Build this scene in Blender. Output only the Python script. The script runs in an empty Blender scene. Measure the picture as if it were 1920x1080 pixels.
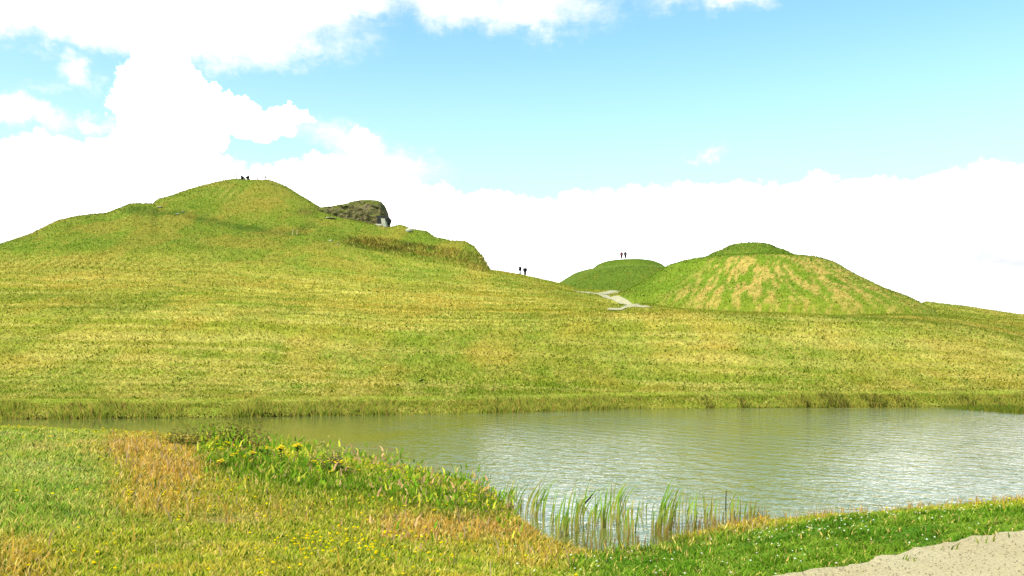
import bpy, math
import numpy as np
sc = bpy.context.scene
R = math.radians
rng = np.random.default_rng(7)

# ---------------------------------------------------------------- camera
F, HZ, CZ = 1493.0, 650.0, 3.2          # focal length in photo pixels, horizon row, eye height over the pond
cam = bpy.data.objects.new('camera', bpy.data.cameras.new('camera'))
sc.collection.objects.link(cam)
cam.location = (0, 0, CZ); cam.rotation_euler = (R(90), 0, 0)
cam.data.lens = 36 * F / 1920; cam.data.sensor_width = 36
cam.data.shift_y = (HZ - 540) / 1920
cam.data.clip_end = 20000; cam.data.clip_start = .05
sc.camera = cam

# ---------------------------------------------------------------- light
SUN_EL, SUN_AZ = 52.0, 218.0            # degrees; azimuth clockwise from +Y (the view direction)
sc.view_settings.view_transform = 'Standard'; sc.view_settings.look = 'None'
sc.view_settings.exposure = 1.18; sc.view_settings.gamma = 1
sun = bpy.data.objects.new('sun', bpy.data.lights.new('sun', 'SUN'))
sc.collection.objects.link(sun)
sun.data.energy = 3.2; sun.data.angle = R(2.5); sun.data.color = (1, .96, .88)
az, el = R(SUN_AZ), R(SUN_EL)
from mathutils import Vector, Matrix
sdir = Vector((math.sin(az) * math.cos(el), math.cos(az) * math.cos(el), math.sin(el)))
sun.rotation_euler = sdir.to_track_quat('Z', 'Y').to_euler()
sun.location = (-30, -40, 60)

w = bpy.data.worlds.new('World'); sc.world = w; w.use_nodes = True
nt = w.node_tree; nt.nodes.clear()
class NT:
    """tiny node helper"""
    def __init__(s, t): s.t = t
    def n(s, typ, inp=None, **kw):
        nd = s.t.nodes.new(typ)
        for k, v in kw.items(): setattr(nd, k, v)
        for k, v in (inp or {}).items():
            if isinstance(v, bpy.types.NodeSocket): s.t.links.new(v, nd.inputs[k])
            else: nd.inputs[k].default_value = v
        return nd
    def m(s, op, a, b=0.0, c=0.0, clamp=False):
        nd = s.n('ShaderNodeMath', {0: a, 1: b, 2: c}, operation=op); nd.use_clamp = clamp
        return nd.outputs[0]
    def mix(s, f, a, b, mode='MIX'):
        nd = s.n('ShaderNodeMix', data_type='RGBA', blend_type=mode)
        for i, v in ((0, f), (6, a), (7, b)):
            if isinstance(v, bpy.types.NodeSocket): s.t.links.new(v, nd.inputs[i])
            else: nd.inputs[i].default_value = v if i == 0 else (*v[:3], 1)
        return nd.outputs[2]
    def ss(s, x, lo, hi, a=0.0, b=1.0):
        return s.n('ShaderNodeMapRange', {0: x, 1: lo, 2: hi, 3: a, 4: b}, interpolation_type='SMOOTHSTEP').outputs[0]
    def noise(s, vec, scale, detail=4, rough=.55, dist=0.0):
        return s.n('ShaderNodeTexNoise', {'Vector': vec, 'Scale': scale, 'Detail': detail, 'Roughness': rough, 'Distortion': dist}).outputs[0]
    def scalev(s, vec, v):
        return s.n('ShaderNodeVectorMath', {0: vec, 1: v}, operation='MULTIPLY').outputs[0]
W = NT(nt)
sky = W.n('ShaderNodeTexSky', sky_type='NISHITA')
sky.sun_disc = False; sky.sun_elevation = el; sky.sun_rotation = az
sky.air_density = 1.0; sky.dust_density = .6; sky.ozone_density = 1.2; sky.altitude = 50
tc = W.n('ShaderNodeTexCoord').outputs['Generated']
sp = W.n('ShaderNodeSeparateXYZ', {0: tc})
vx, vy, vz = sp.outputs
ay = W.m('MAXIMUM', vy, .02)
# azimuth-like / elevation-like coordinates (in units of 1000 photo px, good all round the front)
hd = W.m('SQRT', W.m('ADD', W.m('MULTIPLY', vx, vx), W.m('MULTIPLY', vy, vy)))
azi = W.m('MULTIPLY', W.m('ARCTAN2', vx, vy), 1.493)
ele = W.m('MULTIPLY', W.m('ARCTAN2', vz, hd), 1.493)
P = W.n('ShaderNodeCombineXYZ', {0: azi, 1: ele, 2: 0.0}).outputs[0]
def A(px, py):
    t = (px - 960) / 1493; e = (650 - py) / 1493
    return math.atan(t) * 1.493, math.atan(e * math.cos(math.atan(t))) * 1.493
# domain warp gives the cloud rims their cauliflower edge
_w1 = W.n('ShaderNodeTexNoise', {'Vector': P, 'Scale': 9.0, 'Detail': 8.0, 'Roughness': .62}).outputs[1]
_w2 = W.n('ShaderNodeTexNoise', {'Vector': P, 'Scale': 34.0, 'Detail': 6.0, 'Roughness': .65}).outputs[1]
_s1 = W.n('ShaderNodeSeparateXYZ', {0: _w1}).outputs; _s2 = W.n('ShaderNodeSeparateXYZ', {0: _w2}).outputs
azi0, ele0 = azi, ele
azi = W.m('ADD', azi0, W.m('ADD', W.m('MULTIPLY', W.m('SUBTRACT', _s1[0], .5), .11), W.m('MULTIPLY', W.m('SUBTRACT', _s2[0], .5), .05)))
ele = W.m('ADD', ele0, W.m('ADD', W.m('MULTIPLY', W.m('SUBTRACT', _s1[1], .5), .09), W.m('MULTIPLY', W.m('SUBTRACT', _s2[1], .5), .045)))
n_big = W.noise(P, 5.5, 7, .6, .2)
n_fine = W.noise(P, 22.0, 6, .62, .3)
nn = W.m('ADD', W.m('MULTIPLY', W.m('SUBTRACT', n_big, .5), 1.3), W.m('MULTIPLY', W.m('SUBTRACT', n_fine, .5), .8))
def blob(px, py, rx, ry, rot=0.0, soft=1.0):
    """1 at the centre falling linearly to 0 at the rim of an ellipse (radii in photo px)"""
    cx, cy = A(px, py)
    dx = W.m('SUBTRACT', azi, cx); dy = W.m('SUBTRACT', ele, cy)
    c, s = math.cos(R(rot)), math.sin(R(rot))
    u = W.m('DIVIDE', W.m('ADD', W.m('MULTIPLY', dx, c), W.m('MULTIPLY', dy, s)), rx / 1000)
    v = W.m('DIVIDE', W.m('SUBTRACT', W.m('MULTIPLY', dy, c), W.m('MULTIPLY', dx, s)), ry / 1000)
    r = W.m('SQRT', W.m('ADD', W.m('MULTIPLY', u, u), W.m('MULTIPLY', v, v)))
    return W.m('MULTIPLY', W.m('SUBTRACT', 1.0, r), soft)
def fmax(L):
    o = L[0]
    for q in L[1:]: o = W.m('MAXIMUM', o, q)
    return o
# dense heaped cloud: low bank whose upper edge steps down to the right, the towering cumulus, and small heaps
edge = W.n('ShaderNodeFloatCurve', {'Factor': 1.0, 'Value': W.m('ADD', W.m('MULTIPLY', azi, .45), .5)})
cm = edge.mapping; cv = cm.curves[0]
pts = [(-900, 260), (-300, 240), (0, 232), (130, 240), (240, 235), (350, 240), (470, 285), (600, 282), (700, 285), (800, 315), (900, 345), (1000, 352),
       (1100, 330), (1200, 330), (1300, 332), (1450, 325), (1600, 312), (1750, 305), (1850, 292), (1920, 282), (2400, 250)]
pp = [(A(px, py)[0] * .45 + .5, A(px, py)[1] * 1.5) for px, py in pts]
while len(cv.points) < len(pp): cv.points.new(.5, .5)
for q, (a_, b_) in zip(cv.points, pp): q.location = (min(max(a_, 0), 1), b_)
cm.update()
bank = W.m('MULTIPLY', W.m('SUBTRACT', W.m('DIVIDE', edge.outputs[0], 1.5), ele), 15.0)
heap = fmax([bank, blob(310, 232, 110, 95, -30, 2.2), blob(392, 182, 84, 38, -32, 2.0), blob(455, 208, 112, 40, -14, 2.2), blob(515, 214, 80, 22, -4, 2.0), blob(345, 200, 105, 66, -35, 2.2),
             blob(300, 125, 50, 32, -30, 1.6), blob(265, 90, 28, 11, 0, 1.4), blob(325, 104, 40, 13, -20, 1.3), 
             blob(675, 258, 48, 26, 0, .8)])
dense = W.ss(W.m('ADD', heap, W.m('MULTIPLY', nn, .35)), .1, .42)
# thin high sheets along the top and wisps
P2 = W.scalev(P, (1.0, 2.2, 1.0))
n_w = W.noise(P2, 7.0, 8, .65, .6)
n_w2 = W.noise(P2, 30.0, 5, .6, .4)
sheet = fmax([blob(150, 130, 46, 34, -25, .85), blob(172, 236, 40, 20, 0, .9), blob(120, -70, 560, 138, -3, 2.8), blob(400, -36, 260, 86, -3, 2.0), blob(600, -10, 170, 60, -6, 1.4), blob(860, 8, 190, 62, -8, .95), blob(1010, 14, 190, 56, -3, .95), blob(1380, -25, 200, 46, 0, .9),
              blob(25, 200, 120, 34, -14, 1.2), blob(700, 285, 190, 46, -14, .95), blob(1330, 284, 75, 13, 4, .6),
              blob(90, 160, 90, 14, 0, .3), blob(60, 90, 110, 16, 0, .3), blob(560, -500, 900, 300, 0, 1.2), blob(1500, -900, 900, 300, 0, 1.2)])
nw = W.m('ADD', W.m('MULTIPLY', W.m('SUBTRACT', n_w, .5), 2.0), W.m('MULTIPLY', W.m('SUBTRACT', n_w2, .5), .9))
wisp = W.ss(W.m('ADD', sheet, W.m('MULTIPLY', nw, .42)), -.05, .8)
mask = W.m('POWER', dense, 2.6)
grey = W.ss(W.m('ADD', blob(1900, 480, 320, 120, 0, .95), W.m('MULTIPLY', W.m('SUBTRACT', W.noise(P2, 6.0, 5, .55, .5), .5), 1.9)), .1, 1.0)
ccol = W.mix(W.m('POWER', grey, .45), (13.5, 13.5, 13.5), (3.9, 4.05, 4.2))
skyt = W.mix(1.0, sky.outputs[0], (1.08, 1.4, 1.22), 'MULTIPLY')
skyt = W.mix(W.ss(ele0, .58, .16, .0, .72), skyt, (3.7, 4.6, 4.75))
skyc = W.mix(W.m('POWER', wisp, 1.6), skyt, (5.3, 5.35, 5.4))
skyc = W.mix(mask, skyc, ccol)
bg = W.n('ShaderNodeBackground', {'Color': skyc, 'Strength': .1})
wo = W.n('ShaderNodeOutputWorld', {0: bg.outputs[0]})

# ---------------------------------------------------------------- numeric helpers
def hash2(i, j, s):
    h = (i.astype(np.int64) * 374761393 + j.astype(np.int64) * 668265263 + s * 1442695041) & 0xffffffff
    h = ((h ^ (h >> 13)) * 1274126177) & 0xffffffff
    h = ((h ^ (h >> 16)) * 2246822519) & 0xffffffff
    return ((h ^ (h >> 15)) & 0xffff) / 65535.0
def vn(x, y, s=0):
    i = np.floor(x); j = np.floor(y); u = x - i; v = y - j
    u = u * u * (3 - 2 * u); v = v * v * (3 - 2 * v)
    a = hash2(i, j, s); b = hash2(i + 1, j, s); c = hash2(i, j + 1, s); d = hash2(i + 1, j + 1, s)
    return (a * (1 - u) + b * u) * (1 - v) + (c * (1 - u) + d * u) * v
def fbm(x, y, f, o=4, s=0):
    r = 0; a = .5; t = 0
    for k in range(o):
        r = r + a * vn(x * f + 17.3 * k, y * f - 9.1 * k, s + k); t += a; a *= .55; f *= 2.03
    return r / t
def sm(x, lo, hi):
    t = np.clip((x - lo) / (hi - lo), 0, 1); return t * t * (3 - 2 * t)
def pchip(x, y, xi):
    x = np.asarray(x, float); y = np.asarray(y, float)
    h = np.diff(x); dl = np.diff(y) / h; m = np.zeros(len(x))
    w1 = 2 * h[1:] + h[:-1]; w2 = h[1:] + 2 * h[:-1]
    ok = dl[1:] * dl[:-1] > 0
    with np.errstate(all='ignore'):
        mm = (w1 + w2) / (w1 / dl[:-1] + w2 / dl[1:])
    m[1:-1] = np.where(ok, mm, 0); m[0] = dl[0]; m[-1] = dl[-1]
    k = np.clip(np.searchsorted(x, xi) - 1, 0, len(x) - 2)
    t = np.clip((xi - x[k]) / h[k], 0, 1); hh = h[k]
    return ((1 + 2 * t) * (1 - t) ** 2 * y[k] + t * (1 - t) ** 2 * hh * m[k] + t * t * (3 - 2 * t) * y[k + 1] + t * t * (t - 1) * hh * m[k + 1])
def zof(py, d): return CZ + (HZ - py) / F * d
def lin(c):
    c = np.asarray(c, float) / 255
    return np.where(c <= .04045, c / 12.92, ((c + .055) / 1.055) ** 2.4)
KA = .47
def alb(c, k=KA): return lin(c) * k
def xat(px, d): return (px - 960) / F * d

# ---------------------------------------------------------------- the landform
near_shore = [(-900, 800), (-400, 800), (-100, 803), (60, 806), (180, 815), (330, 822), (480, 838), (600, 856), (700, 872), (800, 889), (880, 908), (940, 942),
              (980, 982), (1030, 1022), (1095, 1040), (1150, 1046), (1210, 1036), (1280, 1014), (1350, 994), (1440, 980), (1560, 968), (1680, 962), (1800, 951), (1920, 940), (2300, 915), (2900, 895)]
far_shore = [(3120, 762), (2500, 763), (2050, 762), (1900, 761), (1600, 761), (1400, 762), (1200, 765), (1000, 771), (800, 776), (600, 779), (400, 782), (200, 784), (0, 785), (-400, 786), (-1200, 787)]
def pond_pts():
    L = []
    for px, py in near_shore + far_shore:
        d = F * CZ / (py - HZ); L.append((xat(px, d), d))
    return np.array(L)
POND = pond_pts()
def psdf(x, y):
    """signed distance to the pond edge, negative over the water"""
    sh = x.shape; x = x.ravel(); y = y.ravel()
    best = np.full(x.shape, 1e18); ins = np.zeros(x.shape, bool)
    n = len(POND)
    for i in range(n):
        ax, ay_ = POND[i]; bx, by = POND[(i + 1) % n]
        ex, ey = bx - ax, by - ay_
        t = np.clip(((x - ax) * ex + (y - ay_) * ey) / (ex * ex + ey * ey), 0, 1)
        best = np.minimum(best, (x - ax - t * ex) ** 2 + (y - ay_ - t * ey) ** 2)
        c = ((ay_ > y) != (by > y)) & (x < ex * (y - ay_) / (ey if abs(ey) > 1e-9 else 1e-9) + ax)
        ins ^= c
    r = np.sqrt(best); r[ins] *= -1
    return r.reshape(sh)
# px : terrace front, terrace back, mid slope, shoulder, crest (depth, photo row), then (depth, height) behind
COL = [(-1200, (60, 592), (63, 589), (86, 540), (95, 520), (115, 515), (150, 8)),
       (-500, (60, 586), (63, 583), (86, 520), (96, 500), (115, 492), (150, 10)),
       (0, (60, 580), (63, 577), (88, 508), (97, 480), (112, 458), (150, 14)),
       (60, (60, 580), (63, 577), (88, 508), (98, 479), (117, 437), (150, 16)),
       (110, (60, 580), (63, 577), (88, 508), (99, 478), (122, 412), (155, 18)),
       (150, (60, 581), (63, 578), (88, 509), (100, 477), (126, 405), (158, 19)),
       (200, (60, 581), (63, 578), (88, 510), (101, 475), (129, 402), (160, 20)),
       (246, (60, 581), (63, 578), (89, 510), (103, 470), (131, 384), (164, 22)),
       (288, (60, 582), (63, 579), (89, 511), (106, 464), (133, 387), (168, 24)),
       (292, (60, 582), (63, 579), (89, 511), (106, 463), (140, 381), (172, 24)),
       (350, (60, 583), (63, 580), (90, 512), (111, 450), (146, 363), (180, 25)),
       (400, (60, 584), (63, 581), (91, 514), (115, 445), (151, 349), (185, 26)),
       (435, (60, 585), (63, 582), (92, 515), (117, 440), (155, 343), (188, 26)),
       (505, (60, 587), (63, 584), (93, 518), (120, 438), (156, 343), (190, 26)),
       (530, (61, 588), (64, 585), (93, 519), (121, 438), (155, 351), (190, 26)),
       (562, (61, 589), (64, 586), (94, 521), (122, 436), (152, 369), (188, 25)),
       (600, (61, 590), (64, 587), (95, 523), (124, 434), (148, 392), (184, 23)),
       (640, (61, 592), (64, 589), (96, 525), (123, 442), (142, 411), (180, 21)),
       (690, (62, 593), (65, 590), (97, 528), (121, 456), (136, 421), (178, 19)),
       (727, (62, 594), (65, 591), (97, 530), (120, 466), (133, 429), (176, 18)),
       (750, (62, 595), (65, 592), (97, 531), (119, 472), (132, 424), (175, 18)),
       (772, (62, 595), (65, 592), (97, 532), (118, 477), (131, 431), (174, 18)),
       (800, (62, 596), (65, 593), (97, 533), (118, 484), (130, 435), (173, 17)),
       (816, (62, 596), (65, 593), (97, 533), (117, 488), (129, 446), (172, 17)),
       (848, (62, 597), (65, 594), (98, 536), (116, 496), (128, 454), (171, 17)),
       (872, (62, 597), (65, 594), (98, 538), (115, 502), (127, 455), (170, 17)),
       (890, (62, 597), (65, 594), (98, 540), (115, 507), (127, 465), (170, 16)),
       (905, (62, 597), (65, 594), (98, 541), (114, 511), (127, 484), (170, 15)),
       (918, (62, 597), (65, 594), (98, 542), (114, 514), (128, 510), (170, 14.5)),
       (930, (62, 598), (65, 595), (98, 543), (113, 518), (138, 514), (172, 14)),
       (1000, (62, 598), (65, 595), (97, 550), (113, 534), (150, 526), (178, 13.5)),
       (1045, (62, 597), (65, 594), (95, 557), (113, 543), (152, 535), (180, 13)),
       (1085, (62, 595), (65, 592), (90, 566), (112, 553), (150, 547), (182, 13)),
       (1150, (62, 593), (65, 590), (84, 580), (108, 562), (148, 549), (184, 13)),
       (1215, (62, 591), (65, 588), (80, 578), (108, 565), (148, 552), (184, 12)),
       (1300, (62, 590), (65, 587), (82, 586), (108, 572), (148, 560), (184, 11)),
       (1400, (62, 592), (65, 589), (84, 589), (108, 576), (146, 566), (184, 10)),
       (1550, (63, 598), (66, 595), (85, 591), (108, 580), (140, 570), (180, 8)),
       (1690, (63, 601), (66, 598), (85, 590), (108, 580), (137, 571), (175, 6)),
       (1724, (63, 603), (66, 600), (85, 592), (110, 582), (136, 571), (172, 6)),
       (1736, (63, 604), (66, 601), (85, 593), (110, 584), (136, 566), (172, 6)),
       (1800, (63, 611), (66, 608), (85, 600), (110, 590), (134, 574), (170, 5)),
       (1920, (63, 634), (66, 630), (85, 614), (110, 602), (132, 592), (165, 4)),
       (2300, (62, 655), (65, 652), (85, 632), (110, 620), (128, 612), (160, 3)),
       (3120, (60, 668), (63, 666), (85, 650), (110, 640), (126, 634), (160, 2))]
CPX = np.array([c[0] for c in COL], float)
PXS = np.arange(-1200, 3121, 5.0)
YS = np.concatenate([np.geomspace(1.2, 60, 330, endpoint=False), np.linspace(60, 190, 230, endpoint=False), np.geomspace(190, 1500, 34)])
LV = []
for k in range(1, 6):
    dd = np.interp(PXS, CPX, [c[k][0] for c in COL]); zz = np.interp(PXS, CPX, [zof(c[k][1], c[k][0]) for c in COL])
    LV.append((dd, zz + (5 * dd / F * (1 - sm(PXS, 1100, 1400)) if k == 2 else 0)))
LV.append((np.interp(PXS, CPX, [c[6][0] for c in COL]), np.interp(PXS, CPX, [c[6][1] for c in COL])))
fs = np.array(sorted(far_shore)); D0 = np.interp(PXS, fs[:, 0], F * CZ / (fs[:, 1] - HZ))
GX, GY = np.meshgrid(PXS, YS, indexing='ij')          # photo column, depth
WX = xat(GX, GY); WY = GY
SD = psdf(WX, WY)
ZF = np.zeros_like(GX)
for i in range(len(PXS)):
    ks = [D0[i] - 3, D0[i], D0[i] + .9, D0[i] + 3.2, D0[i] + 5.5] + [L[0][i] for L in LV] + [LV[-1][0][i] + 60, 1600]
    vs = [-.3, .02, .38, .5, .58] + [L[1][i] for L in LV] + [1.0, -1.0]
    ZF[i] = pchip(ks, vs, YS)
und = (fbm(WX, WY, .09, 3, 5) - .5) * 1.0 * sm(WY, 50, 75) + (fbm(WX, WY, .5, 3, 9) - .5) * .22 * sm(WY, 42, 50)
ZF = ZF + und * .8
# mounds (round terraced knolls); depth, photo column of the axis, radii profile r -> z
def mound(cx, cy, prof, ang=0, sx=1.0):
    r = np.hypot((WX - cx) / np.where(WX > cx, sx, 1.0), WY - cy)
    pr = np.array(prof); return np.interp(r, pr[:, 0], pr[:, 1]), r
R_Y = 106.0; R_X = xat(1407, R_Y)
def zr(py): return zof(py, R_Y)
RM, RR = mound(R_X, R_Y, [(0, zr(457.5)), (2, zr(457.9)), (2.9, zr(461)), (4.1, zr(470)), (4.8, zr(472.5)), (6.5, zr(486.5)), (7.0, zr(488)), (9.4, zr(491.5)), (11.2, zr(500)), (13.8, zr(524)),
                          (17.0, zr(549)), (20.4, zr(569)), (23, zr(590)), (26, 2), (400, -300)], sx=.93)
L_Y = 175.0; L_X = xat(1180, L_Y)
def zl(py): return zof(py, L_Y)
LM, LR = mound(L_X, L_Y, [(0, zl(487.5)), (3.5, zl(488.2)), (5.5, zl(491)), (7.2, zl(497)), (8.2, zl(505)), (10.2, zl(507.5)), (12.2, zl(513)), (16, zl(533)), (20, zl(556)), (24, 8), (400, -300)])
def smax(a, b, k):
    h = np.clip(.5 + .5 * (a - b) / k, 0, 1); return b * (1 - h) + a * h + k * h * (1 - h)
und2 = (fbm(WX, WY, .35, 3, 31) - .5) * .18
Zm = smax(smax(ZF, RM + und2, .35), LM + und2, .35)
isR = (RM > ZF + .25); isL = (LM > ZF + .25) & ~isR
# near side
T = 1.5 - .05 * (GY - 6)
T += .62 * np.exp(-(((WX + 13.5) / 4.2) ** 2 + ((WY - 17) / 3.2) ** 2)) + .18 * np.exp(-(((WX + 8) / 2.2) ** 2 + ((WY - 13) / 3) ** 2))
T += (fbm(WX, WY, .35, 4, 3) - .5) * .3
near_slope = .03 + .21 * SD
ZN = -smax(-T, -near_slope, .25)
def edge_n(x): return (fbm(x, x * 0, 2.6, 4, 77) - .5) * .3 + (fbm(x, x * 0 + 5, 7.0, 3, 78) - .5) * .1
PATH_E = [(-3.0, 1.5), (.6, 4.4), (1.6, 5.6), (2.13, 5.98), (2.6, 6.18), (3.2, 6.52), (3.86, 6.92), (4.8, 7.5), (7.0, 8.7), (12, 10)]   # pond-side edge of the gravel path (x, y)
def path_y(x): return np.interp(x, [p[0] for p in PATH_E], [p[1] for p in PATH_E])
pin = path_y(WX) - WY                                  # >0 on the path
flat = sm(pin, -.5, .3)
ZN = ZN * (1 - flat) + 1.5 * flat + (fbm(WX, WY, 1.6, 3, 14) - .5) * .09 * (1 - flat)
isfar = WY > (fs[0, 1] * 0 + 33 if False else np.interp(GX, [-1200, 0, 600, 1000, 3120], [33.3, 33.5, 34, 36, 38]))
Z = np.where(SD < 0, np.maximum(-.9, .3 * SD), np.where(isfar, Zm, np.maximum(ZN, .015)))

def grid_ix(px, y):
    a = np.clip((px - PXS[0]) / 5.0, 0, len(PXS) - 1.001); i = a.astype(int); u = a - i
    j = np.clip(np.searchsorted(YS, y) - 1, 0, len(YS) - 2); v = np.clip((y - YS[j]) / (YS[j + 1] - YS[j]), 0, 1)
    return i, u, j, v
def bil(G, px, y):
    i, u, j, v = grid_ix(px, y)
    return (G[i, j] * (1 - u) + G[i + 1, j] * u) * (1 - v) + (G[i, j + 1] * (1 - u) + G[i + 1, j + 1] * u) * v
def Zat(x, y):
    x = np.atleast_1d(np.asarray(x, float)); y = np.atleast_1d(np.asarray(y, float))
    return bil(Z, 960 + F * x / y, y)
def hit(px, py, y0=5.0):
    """the first point of the ground seen along the line of sight through a photo pixel"""
    i = int(round((px - PXS[0]) / 5)); z = np.maximum(Z[i], 0)
    row = HZ - (z - CZ) / YS * F
    ok = np.where((row <= py) & (YS > y0))[0]
    j = ok[0] if len(ok) else len(YS) - 40
    if j > 0 and row[j - 1] > py and YS[j - 1] > y0 - .5:
        t = (row[j - 1] - py) / (row[j - 1] - row[j]); d = YS[j - 1] + t * (YS[j] - YS[j - 1])
    else: d = YS[j]
    return Vector((xat(px, d), d, float(Zat(xat(px, d), d)[0])))

# ---------------------------------------------------------------- colours of the ground cover (by place)
def mixc(c, m, col): return c * (1 - m[..., None]) + alb(col) * m[..., None]
def g2(px, py, cx, cy, rx, ry): return np.exp(-(((px - cx) / rx) ** 2 + ((py - cy) / ry) ** 2))
def band(px, py, pl, hw):
    pl = np.array(pl, float); yy = np.interp(px, pl[:, 0], pl[:, 1])
    e = sm(px, pl[0, 0] - 25, pl[0, 0] + 25) * (1 - sm(px, pl[-1, 0] - 15, pl[-1, 0] + 15))
    return np.exp(-((py - yy) / hw) ** 2) * e
RED = rng
def zone(x, y, z, far):
    """base colour, straw share, dryness for a ground point"""
    px = 960 + F * x / y; py = HZ - (z - CZ) / y * F
    n1 = fbm(x, y, .06, 4, 1); n2 = fbm(x, y, .3, 4, 2); n3 = fbm(x, y * .45, .9, 3, 4); n4 = fbm(x, y, .8, 3, 6)
    c = np.zeros(px.shape + (3,)); straw = np.zeros(px.shape)
    # ---- far side
    cf = np.zeros_like(c) + alb((174, 174, 58))
    cf = mixc(cf, sm(n2, .35, .62) * .65, (150, 170, 46))
    cf = mixc(cf, sm(n3, .5, .75) * .6, (204, 190, 78))
    och = np.clip(.85 * g2(px, py, 940, 560, 260, 26) + .75 * g2(px, py, 150, 530, 360, 34) + .6 * g2(px, py, 1300, 640, 140, 48) + .45 * g2(px, py, 640, 600, 420, 26)
                  + .5 * g2(px, py, 150, 625, 260, 30) + .45 * g2(px, py, 1560, 650, 260, 35) + .4 * g2(px, py, 480, 380, 60, 22) + .4 * g2(px, py, 215, 470, 110, 10)
                  + .35 * g2(px, py, 1880, 606, 60, 10) + .45 * g2(px, py, 560, 540, 200, 30), 0, 1)
    cf = mixc(cf, och * (.35 + .75 * sm(n2, .3, .7)), (204, 172, 66))
    grn = np.clip(.9 * sm(py, 480, 455) * (px < 1100) * (1 - .3 * g2(px, py, 480, 390, 60, 25)) + .8 * band(px, py, [(380, 480), (600, 498), (800, 515), (950, 535), (1120, 560)], 16) + .8 * g2(px, py, 1900, 680, 100, 26)
                  + .7 * g2(px, py, 640, 670, 120, 22) + .45 * band(px, py, [(0, 555), (300, 560), (600, 570)], 7) + .6 * g2(px, py, 1160, 565, 26, 9) + .5 * g2(px, py, 1120, 575, 60, 12)
                  + .5 * g2(px, py, 1150, 735, 900, 6), 0, 1)
    cf = mixc(cf, grn * (.5 + .5 * n2), (136, 156, 44))
    cf = mixc(cf, .8 * sm(py, 545, 490) * g2(px, py, 60, 465, 260, 14) * n1, (120, 158, 34))
    cf = mixc(cf, np.clip(.75 * band(px, py, [(230, 392), (340, 402), (440, 424), (540, 440), (590, 420)], 7.5) * (.6 + n4), 0, 1), (92, 118, 30))  # shading along the hilltop terrace, put into the grass colour
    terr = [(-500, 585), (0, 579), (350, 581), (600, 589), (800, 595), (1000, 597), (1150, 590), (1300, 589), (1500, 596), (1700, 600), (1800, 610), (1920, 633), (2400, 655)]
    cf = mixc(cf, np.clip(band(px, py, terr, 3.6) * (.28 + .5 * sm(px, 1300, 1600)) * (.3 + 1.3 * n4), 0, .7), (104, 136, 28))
    heath = np.clip(1.1 * band(px, py, [(650, 448), (740, 461), (800, 470), (850, 478), (912, 497)], 16) + g2(px, py, 905, 495, 16, 13), 0, 1) * sm(py, 440, 452)
    heath = np.where(py < np.interp(px, [640, 720, 800, 880, 905, 920], [436, 446, 459, 470, 482, 500]), 0, heath) * (py < np.interp(px, [640, 740, 840, 920], [458, 480, 500, 512]))
    cf = mixc(cf, heath * (.5 + .6 * n4), (122, 108, 42)); cf = mixc(cf, heath * sm(n4, .5, .7) * .6, (84, 98, 26))
    cf = mixc(cf, np.clip(g2(px, py, 575, 397, 22, 6), 0, 1) * .7, (104, 98, 44))
    cf = mixc(cf, .8 * g2(px, py, 500, 376, 20, 4) * (py > 360), (196, 168, 76))
    strf = .25 + .5 * sm(py, 590, 640) * (.3 + n1) + .5 * g2(px, py, 1550, 650, 330, 50) + .3 * g2(px, py, 250, 540, 300, 30) + .35 * g2(px, py, 520, 738, 260, 14)
    row0 = fbm(x * .05 + .3 * n1, y * 2.4, 1.0, 3, 104); row1 = fbm(x * .10, y * 1.1, 1.0, 3, 101); row2 = fbm(x * .16, y * .8, 1.0, 3, 102)
    low = sm(py, 470, 560)
    cf = mixc(cf, low * sm(row1, .52, .68) * .55 * sm(n3, .3, .6), (214, 198, 92)); cf = mixc(cf, sm(row2, .55, .72) * .5, (128, 158, 42)); cf = mixc(cf, low * sm(row1, .42, .28) * .4, (192, 166, 58))
    cf = mixc(cf, low * sm(row0, .51, .6) * .62, (222, 204, 104)); cf = mixc(cf, low * sm(row0, .46, .36) * .55, (140, 150, 40)); cf = mixc(cf, .35 * sm(fbm(x, y * .6, .22, 4, 107), .5, .66), (206, 170, 72)); cf = cf * (1.12 - .2 * sm(py, 500, 450) + .28 * g2(px, py, 700, 560, 900, 55) * (py > 490))[..., None]  # last factor also lifts the mid slope colour against its weaker light
    dsh = np.interp(px, fs[:, 0], F * CZ / (fs[:, 1] - HZ)); bank = sm(y - dsh, 1.7, 2.4) * sm(y - dsh, 5.2, 4.2); cf = mixc(cf, bank * .7, (196, 204, 70))
    patch = sm(fbm(x, y * .7, .16, 3, 105), .52, .64) * low; cf = mixc(cf, patch * .4, (140, 164, 46))
    dg = np.sin((px + (py - 480) * 1.4) / 2.6 + 4 * n4); cf = mixc(cf, np.clip(sm(dg, .1, .9) * g2(px, py, 150, 494, 330, 13) * sm(px, 500, 380) * .8, 0, .8), (218, 198, 96))
    cf = mixc(cf, np.clip(sm(-dg, .1, .9) * g2(px, py, 150, 498, 330, 13) * sm(px, 500, 380) * .5, 0, .8), (150, 140, 46))
    d2 = np.sin((px * .72 + (py - 350) * .72) / 1.9 + 2 * n4); cf = mixc(cf, np.clip(sm(d2, .0, .9) * g2(px, py, 428, 362, 26, 16) * .7, 0, .8), (206, 190, 86))
    # mounds
    rr = np.hypot(x - R_X, y - R_Y); ang = np.arctan2(x - R_X, -(y - R_Y))
    onR = (z > 6.2) & (rr < 27) & (px > 1160) & (y > 76) & (y < 130)
    mr = np.where(onR, 1.0, 0.0)
    cr = np.zeros_like(c) + alb((142, 166, 44))
    cr = mixc(cr, .6 * sm(n2, .4, .65), (124, 152, 36))
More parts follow.
